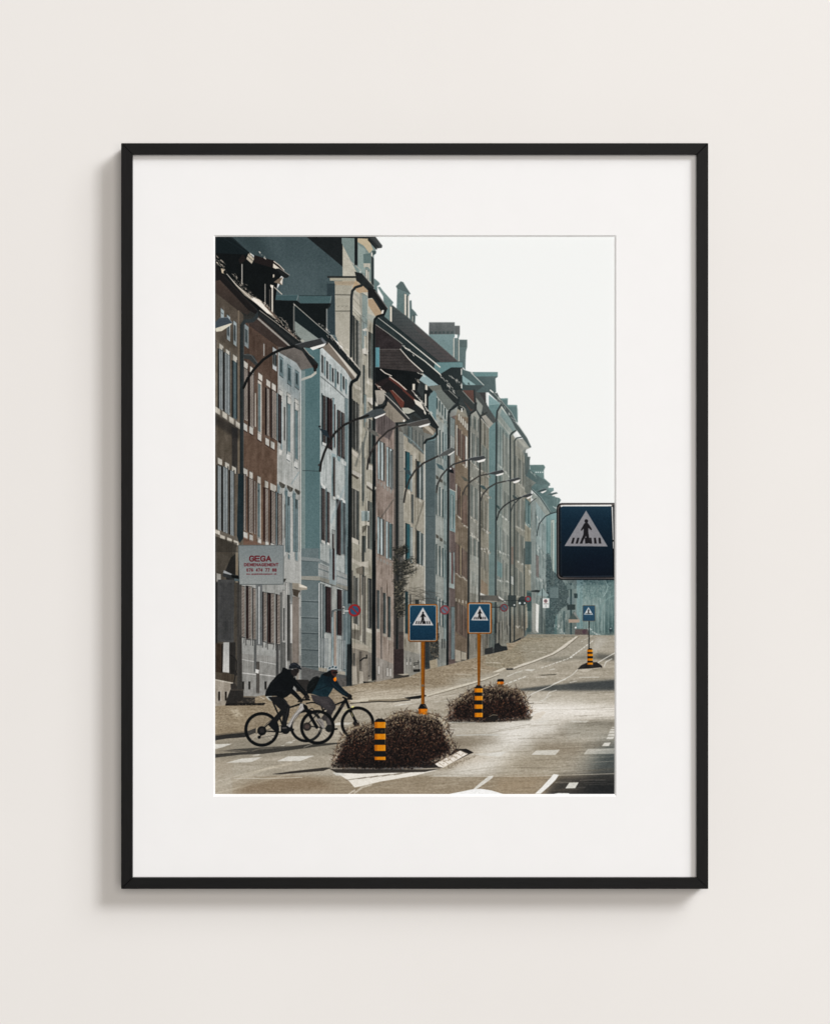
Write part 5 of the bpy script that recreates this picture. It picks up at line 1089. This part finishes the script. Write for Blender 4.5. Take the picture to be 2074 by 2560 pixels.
# bollards
bands(158,276,[888,955,1018,1080,1138,1205,1266,1302]); p("158,890 166,866 195,853 240,853 268,868 276,890",(28,25,27)); disc(238,990,17,(70,58,40),.8); S(270,275,900,1130,(214,170,110),0,0,a=.6)
bands(1240,1328,[522,570,607,655,700,748,790,837]); p("1242,524 1256,500 1272,486 1298,486 1318,502 1326,524",(30,26,28)); ln("1298,492 1322,510",5,(160,150,140),.7); S(1320,1325,530,830,(230,190,130),0,0,a=.5)
# ---- crossing signs
def ped(cx,top,bot,wid,c=(34,30,32),g=(184,184,183)):
    h=bot-top
    p([[cx,top],[cx+wid/2,bot],[cx-wid/2,bot-.01*h]],g)
    def q(l): return [[cx+a*wid,top+b*h] for a,b in l]
    sw=wid*.05
    for k in range(7):
        x=-.335+k*.105; p(q([(x-.012,.92),(x+.028,.76),(x+.075,.76),(x+.04,.92)] if k<3 else [(x,.92),(x-.01+.0*k,.76),(x+.036,.76),(x+.055,.92)]),c)
    disc(cx+.005*wid,top+.295*h,.042*wid,c)
    p(q([(-.03,.35),(.03,.34),(.06,.38),(.135,.52),(.12,.55),(.05,.48),(.05,.60),(.065,.72),(.09,.91),(.02,.91),(-.0,.70),(-.05,.80),(-.1,.92),(-.15,.92),(-.11,.82),(-.06,.66),(-.055,.50),(-.10,.56),(-.125,.55),(-.09,.47),(-.05,.38)]),c)
def rr_(x0,y0,x1,y1,r,col,a=1,to=None,lean=0):
    out=[]
    for (cx,cy,a0) in ((x1-r,y0+r,-90),(x1-r,y1-r,0),(x0+r,y1-r,90),(x0+r,y0+r,180)):
        for k in range(5):
            t_=math.radians(a0+k*22.5); out.append([cx+r*math.cos(t_)+lean*(cy+r*math.sin(t_)-y0),cy+r*math.sin(t_)])
    p(out,col,a,to=to)
tile('G')
p("660,975 704,975 697,1660 662,1660",(126,78,16)); p("672,980 684,980 680,1655 668,1655",(150,98,26)); p("694,985 702,985 696,1640 690,1640",(110,60,14),.8); disc(680,1450,14,(120,110,100),.8)
tile('H'); p("655,694 705,694 728,738 728,750 630,750 630,738",(30,26,28)); p("632,748 728,746 727,812 640,800",(206,124,24)); S(632,655,748,802,(140,78,16),0,0,a=.6); ln("690,705 718,735",6,(180,160,140),.7); leaves("620,785 740,785 740,830 620,830",60,[(190,172,134),(120,92,66),(60,42,34)],(8,22),(2,4),330,(.5,.9),ang=-1.3)
tile('G')
rr_(520,564,840,975,26,(96,56,26)); rr_(522,566,836,968,22,(150,96,36)); rr_(534,576,826,962,14,(202,196,184)); rr_(539,581,821,957,8,(26,77,103),to=(18,58,82)); ped(680,600,797,230)
for x,y in ((552,592),(806,590),(548,770),(806,945)): disc(x,y,5,(170,180,184),.8)
p("1268,880 1310,880 1299,1450 1274,1450",(122,75,16)); p("1280,885 1290,885 1286,1445 1280,1445",(148,97,28)); disc(1306,895,4,(240,220,180))
rr_(1162,547,1428,888,20,(104,60,26)); rr_(1165,550,1424,884,18,(150,96,36)); rr_(1177,560,1411,876,10,(206,200,188)); rr_(1182,565,1405,871,6,(28,80,107),to=(20,62,88)); ped(1296,583,743,190)
tile('K')
rr_(1195,577,1332,752,10,(112,104,88)); rr_(1200,583,1327,747,7,(50,90,114),to=(42,80,104)); ped(1259,598,680,98,(30,34,36),(196,204,204))
tile('J')
rr_(914,1204,1600,2040,58,(40,32,32)); rr_(928,1220,1600,2026,46,(120,112,106)); rr_(935,1228,1600,2015,40,(30,26,28)); p("960,1228 1505,1222 1520,1240 955,1248",(226,226,220)); p("1522,1240 1534,1260 1534,1600 1526,1600",(226,228,222)); rr_(952,1240,1600,2002,36,(19,54,75),to=(12,24,38)); p("1506,1240 1536,1225 1542,2000 1530,2000",(30,26,28)); p("1510,1245 1522,1245 1533,1700 1526,1700",(210,212,208)); p("1522,1700 1540,1700 1542,2010 1526,2010",(22,20,24)); ln("985,2003 1520,1998",7,(96,100,108),.8); ln("1020,2024 1520,2016",6,(90,80,76),.8); ln("962,1280 966,1990",6,(60,58,60),.7)
p("1210,1780 1500,1760 1530,2000 1000,2000",(10,22,46),.55,soft=80)
ped(1233,1285,1676,470,(40,34,38),(134,134,138))
disc(952,1632,9,(20,18,20)); disc(1528,1614,9,(20,18,20))
FMASK_FRONT = (np.abs(CV - HOUSES).max(2) < 6).astype(np.float32)   # facades not covered by things in front
# ---- photographic finish of the print: weathering, lit and shaded facade streaks, contrast, backlight bloom, haze, softness, grain
yy, xx = np.mgrid[0:PH, 0:PW].astype(np.float32)
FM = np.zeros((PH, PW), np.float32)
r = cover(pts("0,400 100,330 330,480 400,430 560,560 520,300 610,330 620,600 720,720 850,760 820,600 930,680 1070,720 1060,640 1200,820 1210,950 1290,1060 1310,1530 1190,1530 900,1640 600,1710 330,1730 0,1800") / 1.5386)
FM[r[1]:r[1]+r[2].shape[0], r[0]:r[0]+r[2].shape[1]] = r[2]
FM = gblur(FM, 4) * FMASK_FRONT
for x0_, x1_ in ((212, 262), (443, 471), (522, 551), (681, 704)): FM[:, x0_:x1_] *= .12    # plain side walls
lum = CV.mean(2, keepdims=True)
SKY = np.clip((CV.min(2) - 234) / 8, 0, 1) * (yy < 960)
bld = (1 - SKY)[..., None]
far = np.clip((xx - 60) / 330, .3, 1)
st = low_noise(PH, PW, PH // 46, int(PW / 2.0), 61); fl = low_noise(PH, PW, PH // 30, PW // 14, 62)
sl = np.sign(st) * np.maximum(np.abs(st) - .17, 0) * (1.0 + 1.6 * fl); sl = np.where(sl < 0, sl * 1.5, sl * .8)  # bright slivers paint lit edges, dark slivers paint window shade
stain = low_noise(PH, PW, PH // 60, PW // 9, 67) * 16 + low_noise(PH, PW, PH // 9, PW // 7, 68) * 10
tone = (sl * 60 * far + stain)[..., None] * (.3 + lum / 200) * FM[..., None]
grit = low_noise(PH, PW, PH // 2, PW // 2, 64) * 13
gm = np.clip((yy - 950) / 40, 0, 1) * (1 - FM)                     # street: fine horizontal grain
grit = grit + gm * (low_noise(PH, PW, int(PH / 1.4), PW // 5, 66) * 16)
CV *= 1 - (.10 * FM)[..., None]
CV -= (gm[..., None] * np.clip(1 - np.abs(lum - 150) / 70, 0, 1)) * np.array([12, 11, 11], np.float32)
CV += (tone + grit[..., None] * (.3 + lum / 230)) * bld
CV[..., 2] -= .55 * np.maximum(CV[..., 2] - CV[..., 1], 0) * FMASK_FRONT   # walls: teal rather than blue
# grading: less saturated, deeper blacks, a little teal in the shadows
g = CV.mean(2, keepdims=True)
warm = np.clip((CV[..., :1] - CV[..., 2:] - 60) / 60, 0, 1)        # keep the yellow bollards
CV[:] = g + (CV - g) * (.74 + .26 * warm)
c01 = np.clip(CV / 255, 0, 1)
sc_ = c01 * c01 * (3 - 2 * c01)
c01 = np.where(bld > .5, c01 * .52 + (sc_ * .96 + c01 * .0) * .48 - .004, c01)
CV[:] = c01 * 255
shade = np.clip(1 - g / 120, 0, 1)
CV += shade * np.array([-3, 1.5, 2.5], np.float32) * bld
# hazy air down the street and the glow of the bright sky round the roofs
hz = np.clip((xx - 430) / 420, 0, 1) ** 1.3 * np.clip((965 - yy) / 30, 0, 1) * FMASK_FRONT * (1 - SKY) * .26
CV += (np.array([158, 178, 174], np.float32) - CV) * hz[..., None]
glow = gblur(SKY.astype(np.float32), 3.0) * .16 + gblur(SKY[::4, ::4].astype(np.float32), 7.0).repeat(4, 0).repeat(4, 1)[:PH, :PW] * .13
CV += (np.array([236, 240, 236], np.float32) - CV) * np.clip(glow, 0, 1)[..., None] * bld
CV[:] = gblur(CV, .65)
fine = gblur(CV, 2.2); CV += (CV - fine) * .22 * bld
CV += np.random.default_rng(9).normal(0, 3.0, (PH, PW, 1)).astype(np.float32) * (bld * .85 + .1)
CV[:] = np.clip(CV, 5, 247)

# ================================================================== the scene
def P(px, py, y):
    """photograph pixel -> world point on the plane y (depth-corrected for the camera)"""
    k = (CAM_D + FRONT + y) / CAM_D
    return Vector(((px - IW / 2) * U * k, y, (IH / 2 - py) * U * k))
def link(name, me, mat, parent=None):
    o = bpy.data.objects.new(name, me); scene.collection.objects.link(o)
    if mat: me.materials.append(mat)
    if parent: o.parent = parent; o.matrix_parent_inverse = parent.matrix_world.inverted()
    return o
# ---- wall
bm = bmesh.new()
vs_ = [bm.verts.new(c) for c in ((-3, 0, -2.2), (3, 0, -2.2), (3, 0, 2.2), (-3, 0, 2.2), (-3, .12, -2.2), (3, .12, -2.2), (3, .12, 2.2), (-3, .12, 2.2))]
for q in ((0, 1, 2, 3), (5, 4, 7, 6), (4, 0, 3, 7), (1, 5, 6, 2), (3, 2, 6, 7), (4, 5, 1, 0)): bm.faces.new([vs_[i] for i in q])
me = bpy.data.meshes.new("wall"); bm.to_mesh(me); bm.free()
wall = link("wall", me, wall_material()); wall["kind"] = "structure"

# ---- framed print
FX0, FY0, FX1, FY1 = 303.2, 357.8, 1769.2, 2222.4        # frame outer edge
IX0, IY0, IX1, IY1 = 331.2, 385.8, 1741.0, 2194.6        # frame inner edge
frame = bpy.data.objects.new("framed_print", None); scene.collection.objects.link(frame)
frame.empty_display_size = .1
frame.location = P((FX0 + FX1) / 2, FY1, -FRONT); frame.location.y = 0
bpy.context.view_layer.update()
frame["label"] = "thin black wooden frame with wide white mat around a street print on off-white wall"
frame["category"] = "picture frame"
rail_x, rail_z = rail_material('x'), rail_material('z')
def rail(corners, mat, gap):
    """one mitred rail: outer a, outer b, inner b, inner a (front face); gap pulls the mitred ends apart by a hair"""
    bm = bmesh.new()
    f = [P(x, y, -FRONT) for x, y in corners]
    d = (f[1] - f[0]).normalized() * gap
    f = [f[0] + d, f[1] - d, f[2] - d, f[3] + d]
    front = [bm.verts.new(v) for v in f]
    back = [bm.verts.new((v.x, -0.0006, v.z)) for v in f]
    bm.faces.new(front); bm.faces.new(back[::-1])
    for i in range(4): bm.faces.new((front[i], back[i], back[(i + 1) % 4], front[(i + 1) % 4]))
    bmesh.ops.recalc_face_normals(bm, faces=bm.faces)
    bmesh.ops.bevel(bm, geom=[e for e in bm.edges], offset=.00028, segments=2, profile=.6, affect='EDGES')
    for fc in bm.faces: fc.smooth = False
    me = bpy.data.meshes.new("frame_rail"); bm.to_mesh(me); bm.free()
    return link("frame_rail", me, mat, frame)
o_ = ((FX0, FY0), (FX1, FY0), (FX1, FY1), (FX0, FY1)); i_ = ((IX0, IY0), (IX1, IY0), (IX1, IY1), (IX0, IY1))
for k in range(4):
    n = (k + 1) % 4
    rail((o_[k], o_[n], i_[n], i_[k]), rail_x if k % 2 == 0 else rail_z, .00006)
# ---- mat board with bevelled opening, its white core showing
YM = -FRONT + 0.0064                       # mat face
YP = YM + 0.0013                   # print face
PR = (PX0, PY0, PX0 + PW, PY0 + PH)
MO = (533.8, 588.0, 1539.4, 1991.6)
def rect(r, y, grow=0.0):
    a = [P(r[0], r[1], y), P(r[2], r[1], y), P(r[2], r[3], y), P(r[0], r[3], y)]
    s = ((-1, 1), (1, 1), (1, -1), (-1, -1))
    return [Vector((v.x + g[0] * grow, v.y, v.z + g[1] * grow)) for v, g in zip(a, s)]
def ring_mesh(name, loops):
    me = bpy.data.meshes.new(name); vv = []; ff = []
    for l in loops: vv += [tuple(v) for v in l]
    for j in range(len(loops) - 1):
        for i in range(4):
            n = (i + 1) % 4; ff.append((j * 4 + i, (j + 1) * 4 + i, (j + 1) * 4 + n, j * 4 + n))
    me.from_pydata(vv, [], ff); me.update()
    bm = bmesh.new(); bm.from_mesh(me); bmesh.ops.recalc_face_normals(bm, faces=bm.faces); bm.to_mesh(me); bm.free()
    return me
outer = rect((IX0, IY0, IX1, IY1), YM, .0012)
opening = rect(MO, YM)
under = rect(PR, YP - .00005)
back_in = [Vector((v.x, YP - .00005, v.z)) for v in rect(MO, YM, .0004)]
back_out = [Vector((v.x, YP - .00005, v.z)) for v in outer]
mat = link("mat_board", ring_mesh("mat_board", [back_in, back_out, outer, opening]), mat_material("white_mat_board", (.800, .798, .800)), frame)
bev = link("mat_bevel", ring_mesh("mat_bevel", [opening, under]), mat_material("white_mat_core", (.90, .90, .90)), mat)
# ---- the print itself
img = bpy.data.images.new("street_print", PW, PH, alpha=False)
px = np.ones((PH, PW, 4), np.float32); px[..., :3] = np.clip(CV, 0, 255)[::-1] / 255.0
img.pixels.foreach_set(px.ravel()); img.update(); img.pack()
GR = .002
f = rect(PR, YP, GR); bk = [Vector((v.x, YP + .0004, v.z)) for v in f]
me = bpy.data.meshes.new("print")
me.from_pydata([tuple(v) for v in f + bk], [], [(3, 2, 1, 0), (4, 5, 6, 7)] + [(i, (i + 1) % 4, 4 + (i + 1) % 4, 4 + i) for i in range(4)])
me.update()
p0, p2 = rect(PR, YP)[0], rect(PR, YP)[2]
uvl = me.uv_layers.new(name="UVMap")
for lp in me.loops:
    v = me.vertices[lp.vertex_index].co
    uvl.data[lp.index].uv = ((v.x - p0.x) / (p2.x - p0.x), (v.z - p2.z) / (p0.z - p2.z))
bm = bmesh.new(); bm.from_mesh(me); bmesh.ops.recalc_face_normals(bm, faces=bm.faces); bm.to_mesh(me); bm.free()
pr = link("print", me, print_material(img), frame)
pr["label"] = "hazy backlit street photograph of old shuttered houses, lamps, two cyclists and crossing signs"
